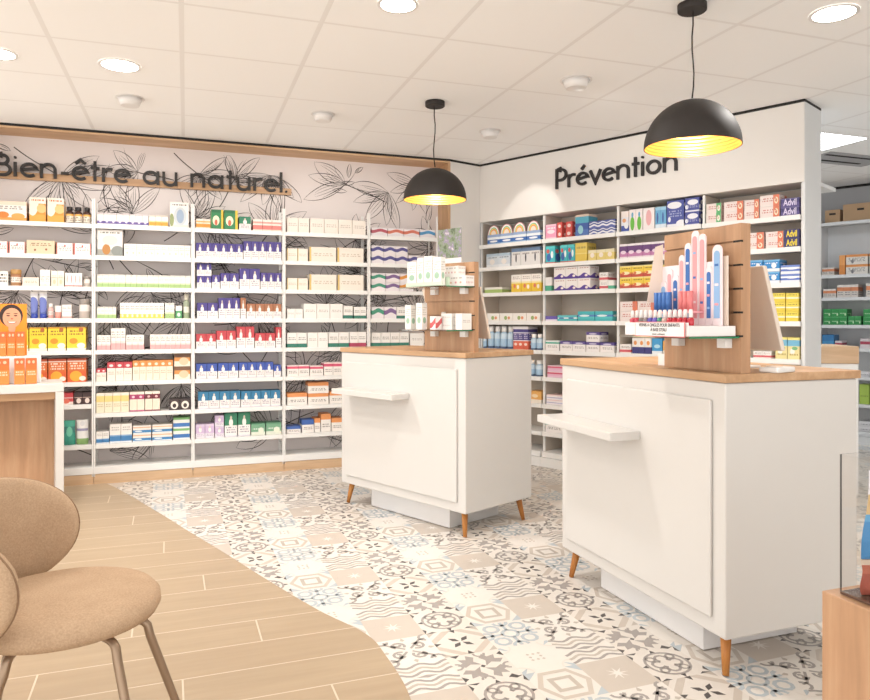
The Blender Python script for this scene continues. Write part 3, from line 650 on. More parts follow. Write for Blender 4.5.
# ------------------------------------------------------------------ placing goods
BOX = {}
def goods_mesh(st, w, d, h):
    key = (st, round(w, 3), round(d, 3), round(h, 3))
    if key in BOX: return BOX[key]
    S = STY[st]; k = S['kind']; m = MB(); mats = [S['mat']]; sub = None
    if k == 'box': m.box(-w/2, w/2, 0, d, 0, h)
    elif k == 'bottle':
        r = w*.48; d = 2*r
        m.lathe([(r*.94, 0), (r, .004), (r, h*.62), (r*.9, h*.69), (r*.5, h*.75), (r*.48, h*.8)], 16, 0, r)
        sub = ('cap', MB().lathe([(r*.72, h*.76), (r*.75, h*.77), (r*.75, h*.985), (r*.7, h)], 16, 0, r), S['cap'])
    elif k == 'jar':
        r = w*.48
        m.lathe([(r*.93, 0), (r, .004), (r, h*.66), (r*.9, h*.72)], 18, 0, r)
        sub = ('lid', MB().lathe([(r*.98, h*.722), (r, h*.74), (r, h*.98), (r*.95, h)], 18, 0, r), S['cap'])
    elif k == 'tube':
        r = w*.45; vs = []; n_ = 14; lv = 6
        for j in range(lv+1):
            t = j/lv; z = h*.17+(h*.83)*t
            for i in range(n_):
                a_ = 2*PI*i/n_; vs.append((r*(1+.08*t)*math.cos(a_), r+r*(1-.96*t)*math.sin(a_), z))
        b = len(m.v); m.v += vs
        for j in range(lv):
            for i in range(n_):
                q = (i+1) % n_; m.f.append((b+j*n_+i, b+j*n_+q, b+(j+1)*n_+q, b+(j+1)*n_+i)); m.mi.append(0); m.sm.append(True)
                m.uvs.append([(i/n_, j/lv), (q/n_, j/lv), (q/n_, (j+1)/lv), (i/n_, (j+1)/lv)])
        sub = ('cap', MB().lathe([(r*.92, 0), (r*.95, .002), (r*.95, h*.168)], 14, 0, r), S['cap'])
    elif k == 'pouch':
        nx, nz = 8, 9; D = d
        def P(i, j, sgn):
            u = i/nx; v = j/nz; bul = (math.sin(PI*u)**.6)*(1-v*.9)**.5*(min(1, v*6+.5))
            wv = (1+.05*math.sin(v*7))*(1-.3*v if st == 'bagblue' else 1); return ((u-.5)*w*wv, D/2-sgn*D/2*bul, v*h)
        for sgn in (1, -1):
            b = len(m.v); m.v += [P(i, j, sgn) for j in range(nz+1) for i in range(nx+1)]
            for j in range(nz):
                for i in range(nx):
                    f = (b+j*(nx+1)+i, b+j*(nx+1)+i+1, b+(j+1)*(nx+1)+i+1, b+(j+1)*(nx+1)+i)
                    uv = [(i/nx, j/nz), ((i+1)/nx, j/nz), ((i+1)/nx, (j+1)/nz), (i/nx, (j+1)/nz)]
                    m.f.append(f if sgn > 0 else f[::-1]); m.uvs.append(uv if sgn > 0 else uv[::-1]); m.mi.append(0); m.sm.append(True)
    elif k == 'dome':
        m.box(-w/2, w/2, 0, d, 0, h*.52)
        r = w*.46; pts = [(r*math.cos(a_), h*.525+(h*.475)*math.sin(a_)) for a_ in [PI*i/12 for i in range(13)]]
        sub = ('header_card', MB().prism(pts, .0, .003), 'RAIN')
    me = m.mesh('goods', mats); sm = None
    if sub:
        mt = M['rainbow'] if sub[2] == 'RAIN' else M.get('cap_'+sub[2]) or plain('cap_'+sub[2], sub[2], .4)
        sm = (sub[0], sub[1].mesh(sub[0], [mt]))
    BOX[key] = (me, sm); return BOX[key]
n = N('rainbow'); u, v = n.uv(); r = n.new('ShaderNodeValToRGB'); r.color_ramp.interpolation = 'CONSTANT'
d = n.math('SQRT', n.math('ADD', n.math('POWER', n.math('ABSOLUTE', n.math('SUBTRACT', n.math('MULTIPLY', u, 2.0), 1.0)), 2.0), n.math('POWER', v, 2.0)))
n.put(r.inputs[0], d); e = r.color_ramp.elements
e[0].position = 0; e[0].color = (*hx('e8d8c8'), 1); e[1].position = .45; e[1].color = (*hx('e89058'), 1)
for p_, c_ in ((.58, 'e8d060'), (.68, '78b8a0'), (.78, 'f0ece6'), (.93, 'd88c90')): q = e.new(p_); q.color = (*hx(c_), 1)
n.col(r.outputs[0]); M['rainbow'] = n.set(.5)

ORD = 'first second third fourth fifth sixth seventh eighth ninth tenth eleventh twelfth thirteenth fourteenth fifteenth sixteenth seventeenth eighteenth nineteenth twentieth'.split()
ORD += ['twenty-'+ORD[i] for i in range(9)]
def good(fr, st, w, d, h, x, y, z, label, group=None, rot=0.0):
    S = STY[st]; me, sm = goods_mesh(st, w, d, h)
    o = bpy.data.objects.new(S['name'], me); C.objects.link(o); tag(o, label, S['cat'], group); fr.put(o, x, y, z, rot)
    if sm:
        c = bpy.data.objects.new(sm[0], sm[1]); C.objects.link(c); c.parent = o
    return o
def fill(fr, bay, shelf, z, specs, y0=.015, dep=.13, xlim=None):
    """specs: (px0, px1, count, height px, style or list of styles, layers)"""
    k = 0
    for sp in specs:
        x0p, x1p, n_, hp, st = sp[:5]; lay = sp[5] if len(sp) > 5 else 1
        x0, x1 = fr.fx(x0p, y0), fr.fx(x1p, y0)
        if xlim: x0, x1 = max(x0, xlim[0]+.016), min(x1, xlim[1]-.016)
        w = (x1-x0)/n_; h = min(hp*fr.Y((x0+x1)/2)/F, .196/lay)
        for i in range(n_):
            s_ = st[i % len(st)] if isinstance(st, list) else st
            for l in range(lay):
                S = STY[s_]; d_ = {'pouch': .06, 'tube': .03, 'dome': .1}.get(S['kind'], dep if h > .045 else .15)
                ww = w*.965; d_ = min(d_, max(.05, ww*3.2)) if S['kind'] == 'box' else d_
                layer = '' if lay == 1 else ('upper ', 'lower ')[l == 0] if lay == 2 else ('lowest ', 'middle ', 'topmost ')[l]
                lab = '%s%s, %s from left, %s shelf, %s' % (layer, S['desc'], ORD[k], shelf, bay)
                if len(lab.split()) > 16: lab = '%s%s, %s from left, %s shelf, %s' % (layer, S['desc'].replace(' with ', ', ').replace(' and ', ' '), ORD[k], shelf, bay)
                if len(lab.split()) > 16: print('LONG', lab)
                o_ = good(fr, s_, ww, d_, h*.985, x0+w*(i+.5), y0+rnd.uniform(0, .006), z+.0015+l*h, lab,
                     '%s on the %s shelf, %s' % (S['desc'], shelf, bay), 0)
                if S['kind'] == 'box': o_.name, o_['category'] = (('carton', 'carton') if fr is W else ('medicine_box', 'medicine box') if fr is R else ('storage_box', 'box'))  # box names follow the wall they stand on, not their contents
            k += 1
SN = ['top', 'second', 'third', 'fourth', 'fifth', 'sixth', 'seventh', 'eighth']
DATA_W = [
 [[(-8, 27, 1, 20, 'flowerbox'), (29, 46, 1, 25, 'diag'), (47, 64, 1, 25, 'diag'), (65, 91, 3, 17, 'brownbottle')],
  [(-8, 8, 1, 12, 'redline'), (8.5, 25.5, 1, 12, 'redline'), (26, 55, 1, 14, 'kraft'), (56, 91, 2, 12, 'redline')],
  [(-2, 8, 1, 15, 'blacklabel'), (9, 21, 1, 17, 'jarbrown'), (22, 39, 1, 9, 'cream'), (40, 50, 2, 17, 'tallwhite'), (51, 64, 2, 16, 'tallbeige'), (65, 82, 4, 14, 'whitered'), (83, 90.5, 1, 11, 'jargrey')],
  [(29.5, 38, 1, 29, 'tubeblue'), (38.5, 47, 1, 29, 'tubeblue'), (47.5, 53.5, 1, 15, 'pinkbottle'), (54, 61.5, 1, 13, 'tubepink'), (62, 71.5, 2, 14, 'rosebox'), (78, 90, 1, 20, 'jargrey')],
  [(10, 28.5, 1, 23, 'yellow'), (29, 47, 1, 24, 'yellow'), (47.5, 66, 1, 24, 'yellow'), (66.5, 86, 1, 24, 'yellow')],
  [(29, 47.5, 1, 24, 'orangered'), (48, 66.5, 1, 24, 'orangered'), (67, 86.5, 1, 24, 'orangered')],
  [(55, 73.5, 1, 12, 'berry'), (74, 91, 2, 12, 'darkbox')],
  [(62, 75, 1, 25, 'tealpouch'), (76, 88, 1, 25, 'whitepouch')]],
 [[(97, 148.5, 8, 12, 'purplebase'), (149, 168, 3, 12, 'orangebase'), (169.5, 189, 1, 29, 'device')],
  [(97, 123, 1, 27, 'diffuser'), (124, 190.5, 11, 13, 'whitesmall')],
  [(97, 191, 17, 13, 'greenbase')],
  [(97, 116, 5, 12, 'greenbase'), (120, 164, 9, 16, 'yellowbase'), (165, 174.5, 2, 16, 'greenbase'), (175.5, 182, 1, 13, 'greencarton'), (183, 190, 1, 25, 'olivebottle')],
  [(97, 110.5, 3, 15, 'pinkbase'), (111, 125.5, 3, 22, 'pinkbase'), (126, 144, 3, 15, 'pinkbase'), (150, 191, 8, 15, 'pinkbase')],
  [(96, 106, 2, 13, 'redtop'), (107, 132, 3, 19, 'redtop'), (132.5, 173, 6, 20, 'orangetop'), (174, 190.5, 1, 13, 'orangebrown', 2)],
  [(96, 129, 4, 20, 'yellowtop'), (129.5, 144.5, 2, 20, 'magentatop'), (145, 160, 2, 20, 'maroontop'), (169, 190.5, 2, 11, 'cameo')],
  [(96, 109, 2, 12, 'bluebase'), (109.5, 132, 2, 19, 'bluebase'), (132.5, 151.5, 1, 8, 'flatblue', 2), (152, 172.5, 1, 8, 'flatblue', 2), (173, 190, 1, 11, 'flatgreen', 2)]],
 [[(196, 210.5, 4, 10, 'orangejuice'), (211, 223.5, 1, 20, 'greenyellow'), (224, 238, 1, 20, 'greenyellow'), (239, 251, 1, 14, 'greenarko'), (253, 283, 3, 12, 'pinkjuice')],
  [(196, 243, 6, 16, 'navy'), (243.5, 283, 5, 19, 'navy')],
  [(197, 211.5, 2, 13, 'navy', 2), (212, 220, 1, 14, 'navy'), (220.5, 239, 2, 16, 'navy'), (239.5, 260, 2, 21, 'navy'), (260.5, 282.5, 3, 17, 'navy')],
  [(197, 218, 2, 16, 'navy'), (218.5, 240, 3, 21, 'navy'), (240.5, 246, 1, 21, 'brownarko'), (246.5, 283.5, 4, 15, 'brownarko')],
  [(196, 216, 2, 15, 'redarko'), (216.5, 236, 2, 18, 'redarko'), (236.5, 254.5, 2, 22, 'redarko'), (255, 275.5, 2, 15, 'redarko'), (276, 283, 1, 21, 'redarko')],
  [(196, 217.5, 2, 15, 'bluetop'), (218, 238.5, 2, 15, 'bluetop'), (239, 273.5, 4, 15, 'bluetop'), (274, 281, 1, 12, 'bluetop')],
  [(198, 240.5, 4, 17, 'tealblue'), (241, 280.5, 4, 16, 'tealblue')],
  [(195.5, 214.5, 2, 14, 'lilac'), (215, 224, 1, 11, 'lilac', 2), (224.5, 237.5, 1, 24, 'greenarko'), (238, 250.5, 1, 24, 'greenarko'), (251, 265.5, 1, 12, 'greenlow'), (266, 281.5, 1, 12, 'greenlow')]],
 [[(287, 309.5, 2, 15, 'creambox'), (310, 366, 4, 15, 'creambox')],
  [(287, 308, 2, 13, 'creamwide'), (309, 336.5, 1, 15, 'creamwide'), (337, 364, 1, 15, 'creamwide')],
  [(287, 308, 2, 12, 'creamwide'), (309, 337, 1, 16, 'creamwide'), (337.5, 364, 1, 16, 'creamwide')],
  [(287, 303, 2, 10, 'whiteplain'), (303.5, 343, 3, 15, 'whiteplain'), (343.5, 353, 1, 13, 'whitegreen'), (354, 368, 2, 12, 'whitegreen')],
  [(287, 307, 2, 15, 'whitegreen'), (307.5, 328, 2, 15, 'whiteplain'), (328.5, 349, 2, 15, 'whitegreen'), (349.5, 367, 2, 15, 'whitecrimson')],
  [(287, 309.5, 2, 11, 'pinktop'), (310, 323.5, 1, 10, 'pinktop'), (324, 342, 2, 13, 'pinktop')],
  [(287, 307.5, 1, 12, 'orangeroof'), (308, 329, 1, 11, 'orangeroof', 2), (329.5, 345, 1, 12, 'orangeroof')],
  [(286.5, 301, 1, 7, 'blueroof'), (302, 314, 1, 13, 'blueroof'), (314.5, 320.5, 1, 14, 'orangeroof'), (321, 331, 1, 18, 'orangeroof'), (331.5, 343, 1, 13, 'orangeroof')]],
 [[(371.5, 436, 4, 8.5, ['swred', 'sworange', 'sworange', 'swblue'])],
  [(371.5, 408, 3, 9, 'swnavy', 2), (408.5, 432, 2, 9, 'swnavy')],
  [(371.5, 414, 3, 9, ['swgreen', 'swpurple', 'swor'], 2)],
  [(371.5, 409, 3, 12, ['swgreen', 'swpurple', 'whitegreen'])],
  [(371.5, 409, 4, 14, 'whitegreen'), (410, 424, 1, 13, 'whiteplain')], [], [], []]]
for b in range(5):
    for s in range(8):
        if DATA_W[b][s]: fill(W, wn_[b]+' floral bay', SN[s], (WZ0 if b == 0 else WZ)[s], DATA_W[b][s], .02, .13, (wu[b], wu[b+1]))
DATA_R = [
 [[(487, 540, 4, 20, 'denture')], [(486, 510, 2, 14, 'bluegrey'), (511, 540, 3, 18, 'bluegrey2')],
  [(484, 502, 2, 6, 'lowgreen'), (511, 541, 3, 18, 'yellowchild')], [(487, 540, 4, 8, 'whiteleaf')],
  [(480, 485.5, 1, 16, 'bluebottle'), (486, 512, 4, 23, 'bluebottle'), (513, 528, 3, 24, 'navyorange'), (529, 541, 2, 16, 'bluebottle')],
  [(525, 541, 2, 16, 'bluebottle')], [(528, 541, 1, 12, 'orangeside')], []],
 [[(543.5, 556, 1, 15, 'pinkcart'), (557, 562, 1, 8, 'redsmall', 2), (565.5, 572, 1, 8, 'redsmall', 2), (575, 588.5, 1, 22, 'bluephoto'), (589, 615, 3, 7, 'bluewhite', 2)],
  [(544, 554.5, 1, 18, 'aqua'), (560, 574.5, 2, 18, 'aqua'), (575, 587, 1, 19, 'yellowplain'), (588, 614, 3, 11, 'paleyellow')],
  [(543.5, 551.5, 1, 14, 'smallgreen'), (553.5, 590, 3, 12, 'purplewave', 2), (599, 607.5, 1, 8.5, 'smallred', 2), (608, 614, 1, 9, 'smallgreen')],
  [(543.5, 556.5, 1, 5, 'flatpurple'), (557, 577, 2, 6, 'flatteal'), (577.5, 612.5, 2, 10, 'tealcart')],
  [(544, 559, 1, 10, 'whitemint'), (560, 585.5, 2, 10, 'whiteviolet'), (586, 599.5, 1, 10, 'whiteviolet', 2), (600, 614, 1, 10, 'whiteviolet')],
  [(547, 563, 1, 6, 'pinkred', 2)], [(546, 564, 1, 5, 'lilacflat', 2)], [(544, 563, 1, 11, 'whitemint')]],
 [[(621, 628.5, 1, 21, 'babyblue'), (629, 642.5, 2, 22, 'babygreen'), (643, 654.5, 1, 22, 'pinktall'), (655, 666, 2, 22, 'bluepaste'), (666.5, 684, 1, 27, 'bignavy'), (684.5, 699, 1, 14, 'navyhalf', 2)],
  [(619, 667, 6, 15, 'plumbox'), (668, 700, 4, 15, 'plumbox')],
  [(619, 655.5, 3, 11.5, 'yellowred', 2), (656, 697, 3, 11.5, 'yellowred', 2)],
  [(619, 656, 2, 10, 'coralbox', 2), (657, 698, 3, 10, 'coralbox')],
  [(619.5, 631, 1, 9, 'smallred'), (632, 651, 3, 16, 'navybottle'), (651.5, 662, 1, 16, 'skyfront'), (662.5, 680, 1, 14, 'orangeside')], [], [], []],
 [[(705, 721, 1, 10, 'greenend', 2), (723.5, 743.5, 1, 10, 'coralbox2', 2), (744, 759, 1, 10, 'coralbox2', 2), (759.5, 779.5, 1, 11.5, 'coralbox2', 2), (780.5, 799.5, 1, 9, 'navypill', 2)],
  [(720, 764, 2, 8.5, 'coralbox2', 2), (765.5, 783.5, 1, 8.5, 'coralbox2', 2), (784, 799.5, 1, 9, 'navypill2', 2)],
  [(749, 762.5, 1, 12, 'skybox', 2), (763, 779.5, 1, 12, 'skybox', 2), (780, 799.5, 1, 9, 'bluestripe', 2)],
  [(758, 771.5, 1, 9.5, 'yellowflat', 3), (772, 785, 1, 9.5, 'yellowflat', 3), (785.5, 798.5, 1, 9.5, 'yellowflat', 3)],
  [(753, 771, 2, 7, 'smallred'), (775, 787, 1, 22, 'yellowsky'), (787.5, 799.5, 1, 22, 'yellowsky')], [], [], []]]
for b in range(4):
    for s in range(8):
        if DATA_R[b][s]: fill(R, rn_[b]+' beige bay', SN[s], RZ[s], DATA_R[b][s], .008, .13, (ru[b], ru[b+1]))
DATA_K = [[], [(822, 834, 2, 8, 'rxsmall'), (839, 845, 1, 31, 'rxorangeside'), (845.5, 868, 1, 15, 'rxorange', 2), (869, 885, 1, 15, 'rxorange', 2)],
 [(823, 836, 3, 9, 'rxsmall'), (837, 858, 3, 13, 'rxsmall'), (866, 884, 2, 14, 'rxsmall')],
 [(823, 847, 3, 8, 'rxgreen', 2), (848, 861, 2, 9, 'rxgreen'), (863, 884, 2, 8, 'rxgreen', 2)],
 [(822, 834, 2, 13, 'rxblue'), (835, 842, 1, 7, 'rxred'), (860, 880, 2, 10, 'rxred')],
 [(859, 880, 2, 5, 'rxwhite')], [(859, 869, 1, 20, 'rxlime'), (869.5, 882, 1, 20, 'rxlime')], [(858, 880, 1, 5, 'rxwhite', 2)]]
for s in range(8):
    if DATA_K[s]: fill(K, 'back room shelving', SN[s], KZ[s], DATA_K[s], .02, .16)
for i, (a, b, h, lab) in enumerate(((824, 839, .13, 'low brown cardboard carton on back room shelf, beside white wall end'), (842, 878, .17, 'large brown cardboard carton on back room shelf at right edge'))):
    x0, x1 = K.fx(a), K.fx(b); t = K.thing('cardboard_box', lab, 'box', (x0+x1)/2, .03, KZ[0]+.002, 0, 'cardboard cartons on the top storage shelf')
    m = MB(); w = (x1-x0)/2; m.box(-w, w, 0, .2, 0, h); m.build('carton_body', 'cardboard', t, .002)
    m = MB(); m.box(-w, w, .08, .12, h+.0002, h+.0012); m.build('tape', 'tape', t)
    m = MB(); m.box(-.03, .03, -.0012, -.0002, h*.6, h*.6+.02); m.build('hand_hole', 'slot_dark', t)

# lettering on four of the cartons
def text_mesh(body, size, ext=.0004, bold=.0):
    cu = bpy.data.curves.new('t', 'FONT'); cu.body = body; cu.size = size; cu.extrude = ext; cu.offset = bold; cu.align_x = 'CENTER'; cu.align_y = 'CENTER'
    o = bpy.data.objects.new('t', cu); C.objects.link(o); bpy.context.view_layer.update()
    me = bpy.data.meshes.new_from_object(o.evaluated_get(bpy.context.evaluated_depsgraph_get())); bpy.data.objects.remove(o); bpy.data.curves.remove(cu)
    return me
plain('print_yellow', hx('f2d83a'), .5); plain('print_pale', hx('d8d0ea'), .5); plain('print_black', hx('3a3438'), .5)
def text_on(parent, body, size, x, y, z, mat, bold=.0, sx=1.0, name='lettering'):
    me = text_mesh(body, size, .0003, bold); me.materials.clear(); me.materials.append(M[mat])
    o = bpy.data.objects.new(name, me); C.objects.link(o); o.parent = parent
    o.location = (x, y, z); o.rotation_euler = (PI/2, 0, 0); o.scale = (sx, 1, 1); return o
for o in list(C.objects):
    if o.name.startswith('medicine_box') and 'lettering' in o.get('label', ''):
        h = o.dimensions.z if o.dimensions.z else .06
        zs = [v.co.z for v in o.data.vertices]; xs = [v.co.x for v in o.data.vertices]; hh = max(zs); ww = max(xs)*2
        text_on(o, 'Advil', hh*1.02, -.0, -.0012, hh*.5, 'print_yellow' if 'yellow' in o['label'] else 'print_pale', .0012, ww*.8/(hh*2.3))

# ------------------------------------------------------------------ wall lettering (monoline geometric letters)
def glyph(ch):
    X = 1.0; c = .5
    def circ(cx=.5, cy=.5, r=.43, a0=0, a1=360, n=22): return arc(cx, cy, r, math.radians(a0), math.radians(a1), n)
    G = {
     'B': ([[(.09, 0), (.09, 1.5)], [(.09, 1.44), (.45, 1.44)]+arc(.45, 1.13, .31, PI/2, -PI/2, 9)+[(.09, .82)], [(.09, .82), (.5, .82)]+arc(.5, .44, .38, PI/2, -PI/2, 10)+[(.09, .06)]], 1.05),
     'P': ([[(.09, 0), (.09, 1.56)], [(.09, 1.48), (.45, 1.48)]+arc(.45, 1.07, .41, PI/2, -PI/2, 10)+[(.09, .66)]], 1.0),
     'i': ([[(.1, 0), (.1, 1.0)], circ(.1, 1.32, .045, 0, 360, 8)], .36),
     'e': ([[(.1, .5), (.88, .62)]+arc(.5, .5, .42, .28, 5.45, 20)], 1.08),
     'n': ([[(.09, 0), (.09, 1.0)], arc(.47, .6, .38, PI, 0, 11)+[(.85, 0)]], 1.1),
     '-': ([[(.08, .42), (.52, .42)]], .68),
     't': ([[(.26, 0), (.26, 1.42)], [(.02, .94), (.52, .94)]], .66),
     'r': ([[(.09, 0), (.09, 1.0)], arc(.46, .56, .37, PI, 1.15, 8)], .70),
     'a': ([circ(.5, .5, .41)[:-1]+[(.91, .5)], [(.93, 0), (.93, 1.0)]], 1.2),
     'u': ([[(.09, 1.0), (.09, .4)]+arc(.47, .4, .38, PI, 2*PI, 11)[1:]+[(.85, 1.0)], [(.85, 1.0), (.85, 0)]], 1.12),
     'l': ([[(.09, 0), (.09, 1.55)]], .34),
     '.': ([circ(.1, .07, .045, 0, 360, 8)], .3),
     'v': ([[(.03, 1.0), (.43, .05), (.83, 1.0)]], .95),
     'o': ([circ(.5, .5, .42)], 1.13),
     ' ': ([], .62)}
    if ch == 'ê': g, a_ = G['e']; return g+[[(.2, 1.18), (.5, 1.46), (.8, 1.18)]], a_
    if ch == 'é': g, a_ = G['e']; return g+[[(.42, 1.2), (.68, 1.5)]], a_
    return G[ch]
def lettering(fr, word, x0, x1, y, z, xh, parent, weight=.2, dep=.018):
    tot = sum(glyph(c)[1] for c in word); k = (x1-x0)/tot; x = x0
    for ch in word:
        g, adv = glyph(ch)
        if g:
            m = MB(); wt = weight*xh; ox_ = x
            for q, st in enumerate(g):
                small = ch in 'i.' and len(st) > 5
                dd = .0004*q
                P = [(a_*k, b_*xh) for a_, b_ in st]
                if small: m.prism([(p[0]+(p[0]-.1*k)*.9, p[1]+(p[1]-(1.32 if ch == 'i' else .07)*xh)*.9) for p in P[:-1]], 0, dep); continue
                # ribbon prism
                n_ = len(P); cl = abs(P[0][0]-P[-1][0])+abs(P[0][1]-P[-1][1]) < 1e-5
                if cl: P = P[:-1]; n_ -= 1
                L_ = []; R_ = []
                for i in range(n_):
                    p, c_ = P[i], P[i]
                    a_ = P[(i-1) % n_] if cl or i else None; b_ = P[(i+1) % n_] if cl or i < n_-1 else None
                    def un(p, q): l = math.hypot(q[0]-p[0], q[1]-p[1]) or 1e-9; return ((q[0]-p[0])/l, (q[1]-p[1])/l)
                    d0 = un(a_, c_) if a_ else un(c_, b_); d1 = un(c_, b_) if b_ else d0
                    nx, ny = -(d0[1]+d1[1]), d0[0]+d1[0]; l = math.hypot(nx, ny) or 1e-9; nx /= l; ny /= l
                    s_ = wt/2/max(.45, (nx*-d1[1]+ny*d1[0]))
                    L_.append((c_[0]+nx*s_, c_[1]+ny*s_)); R_.append((c_[0]-nx*s_, c_[1]-ny*s_))
                vs = [(p[0], dd, p[1]) for p in L_+R_]+[(p[0], dep, p[1]) for p in L_+R_]; fs = []
                N2 = 2*n_
                for i in range(n_ if cl else n_-1):
                    j_ = (i+1) % n_
                    fs += [(n_+i, n_+j_, j_, i), (N2+i, N2+j_, N2+n_+j_, N2+n_+i), (i, j_, N2+j_, N2+i), (n_+j_, n_+i, N2+n_+i, N2+n_+j_)]
                if not cl: fs += [(0, N2, N2+n_, n_), (n_-1, N2-1, N2+N2-1, N2+n_-1)]
                m.idx(vs, fs, 0)
            o = m.build('letter', 'letter_black', parent); o.location = (ox_-(x0+x1)/2, 0, 0)
        x += adv*k
u0, u1 = W.fx(-6, DP-.03), W.fx(289, DP-.03)
t = W.thing('wall_sign', 'long black lettering Bien-être au naturel on a thin oak strip', 'sign', (u0+u1)/2, DP-.046, 2.25)
lettering(W, 'Bien-être au naturel.', u0, u1, 0, 0, .105, t)
m = MB(); m.box((u0-u1)/2-.01, (u1-u0)/2+.02, .0185, .0435, -.017, .036); m.build('backing_strip', 'oak', t)
v0, v1 = R.fx(556.5), R.fx(680.5)
t = R.thing('wall_sign', 'black lettering Prévention on the white wall above the beige shelving', 'sign', (v0+v1)/2, -.019, 2.258)
lettering(R, 'Prévention', v0, v1, 0, 0, .103, t)

# ------------------------------------------------------------------ counters
def counter(fr, L, D, label):
    t = fr.thing('service_counter', label, 'counter', 0, 0, 0, 0, 'white service counters')
    zb, zt = .137, .990
    m = MB(); m.box(-L, 0, 0, D, zb, zt); m.build('body', 'lacquer', t, .006)
    m = MB(); m.box(-L+.06, -.06, -.012, -.0005, zb+.055, zt-.06); m.build('front_panel', 'lacquer', t, .006)
    m = MB(); m.box(-L-.006, .006, -.008, D+.012, zt+.001, zt+.03); m.build('worktop', 'oak', t, .003)
    m = MB(); m.box(-1.03, -.447, -.15, -.0125, .735, .768); m.build('bag_ledge', 'lacquer', t, .003)
    m = MB(); m.box(-L*.82, -.21, .088, D-.06, .0035, zb-.001); m.build('plinth', 'plinth_white', t, .002)
    for sx, sy in ((-.055, .05), (-L+.055, .05), (-.055, D-.06), (-L+.055, D-.06)):
        ox_ = .022 if sx > -.2 else -.022; oy_ = -.02 if sy < .2 else .02
        m = MB(); m.tube([(sx+ox_, sy+oy_, .0036), (sx, sy, zb-.001)], [.011, .019], 16); m.build('leg', 'leg_wood', t)
    return t
counter(A_, 1.125, .575, 'white service counter on wooden legs under the farther pendant lamp')
counter(B_, 1.066, .59, 'nearest and largest white service counter, with bottle display on top')
CT = 1.0205
def stand(fr, x1, y, label, shelves, dw=.40):
    t = fr.thing('display_stand', label, 'display stand', x1, y, CT, 0, 'oak slatwall display stands'); w = dw; H = .505
    m = MB(); m.box(-w, 0, .010, .04, 0, H)
    zs = [.125, .205, .285, .365, .445]
    a = 0
    for z in zs+[H+.0035]:
        m.box(-w, 0, 0, .0098, a, z-.0035); a = z+.0035
    m.build('panel', 'oak_v', t)
    for z in zs:
        m = MB(); m.box(-.035, -.001, -.0006, .0098, z-.0034, z+.0034); m.build('slot', 'slot_dark', t)
    for z in shelves:
        m = MB(); m.box(-w-.0, -.01, -.205, -.001, z, z+.006); m.build('glass_shelf', 'acrylic', t)
        m = MB(); m.box(-.0095, -.006, -.205, -.001, z, z+.006); m.build('shelf_edge', 'green_edge', t)
        for x_ in (-.06, -.3):
            m = MB(); m.box(x_-.02, x_+.02, -.03, -.001, z-.034, z-.002); m.build('clip', 'plastic_white', t)
    return t
stand(A_, -.028, .095, 'oak slatwall stand on middle counter with toothbrush and white boxes', (.118, .36))
stand(B_, -.004, .068, 'oak slatwall stand on the nearest counter holding castle sized pink blue display'.replace('castle sized ', ''), (.118,))
Z1, Z2 = CT+.118+.0075, CT+.36+.0075
# goods on the middle counter's stand
for i, (pa, pb, h, lab) in enumerate(((407, 416.5, .14, 'leftmost'), (417, 423.5, .158, 'second'), (424, 432, .165, 'third'), (432.5, 441, .155, 'rightmost'))):
    x0, x1 = A_.fx(pa, -.085), A_.fx(pb, -.085)
    good(A_, 'teethtall', (x1-x0)*.95, .035, h, (x0+x1)/2, -.085, Z2+.0035, '%s tall slim white carton in the tray on upper shelf, middle counter stand' % lab, 'slim cartons on the middle counter stand')
x0, x1 = A_.fx(406, -.095), A_.fx(442, -.095); w = (x1-x0)/2
m = MB(); m.box(-w, w, 0, .06, 0, .003); m.box(-w, w, 0, .003, .0, .022); m.box(-w, w, .057, .06, 0, .05)
plain('tray_green', hx('c2d2bc'), .3)
o = m.build('display_tray', 'tray_green'); tag(o, 'pale green tray holding slim cartons on upper glass shelf', 'tray'); A_.put(o, (x0+x1)/2, -.095, Z2)
for (pa, x1, y, d, h, z, st, lab) in ((437, -.012, .015, .07, .058, Z2, 'pinkdots', 'long white carton with pink dots on upper glass shelf'),
        (440, -.075, .02, .06, .055, Z2+.0585, 'pinkdots', 'shorter dotted white carton lying on the long one, upper glass shelf'),
        (441, -.105, .0, .08, .045, Z1, 'whiteplain', 'lower plain white carton, left pile, lower glass shelf, middle counter'),
        (441, -.105, .0, .08, .045, Z1+.0455, 'whiteplain', 'upper plain white carton, left pile, lower glass shelf, middle counter'),
        (455.5, -.03, .0, .08, .09, Z1, 'whiteplain', 'plain white carton right of the pile, lower glass shelf, middle counter'),
        (430, None, -.06, .05, .075, Z1, 'redwhite', 'red and white carton beside white pile, lower glass shelf'),
        (405, None, -.085, .04, .14, Z1, 'teethtall', 'left tall slim carton on lower glass shelf, middle counter'),
        (416, None, -.085, .04, .15, Z1, 'teethtall', 'right tall slim carton on lower glass shelf, middle counter')):
    x0 = A_.fx(pa, y); x1 = x0+(.045 if st == 'redwhite' else .05) if x1 is None else x1
    good(A_, st, (x1-x0)*.97, d, h, (x0+x1)/2, y, z, lab)
good(A_, 'pinkbottle', .035, .035, .10, A_.fx(436, .0), .045, Z1, 'small pink bottle among cartons on lower glass shelf, middle counter')
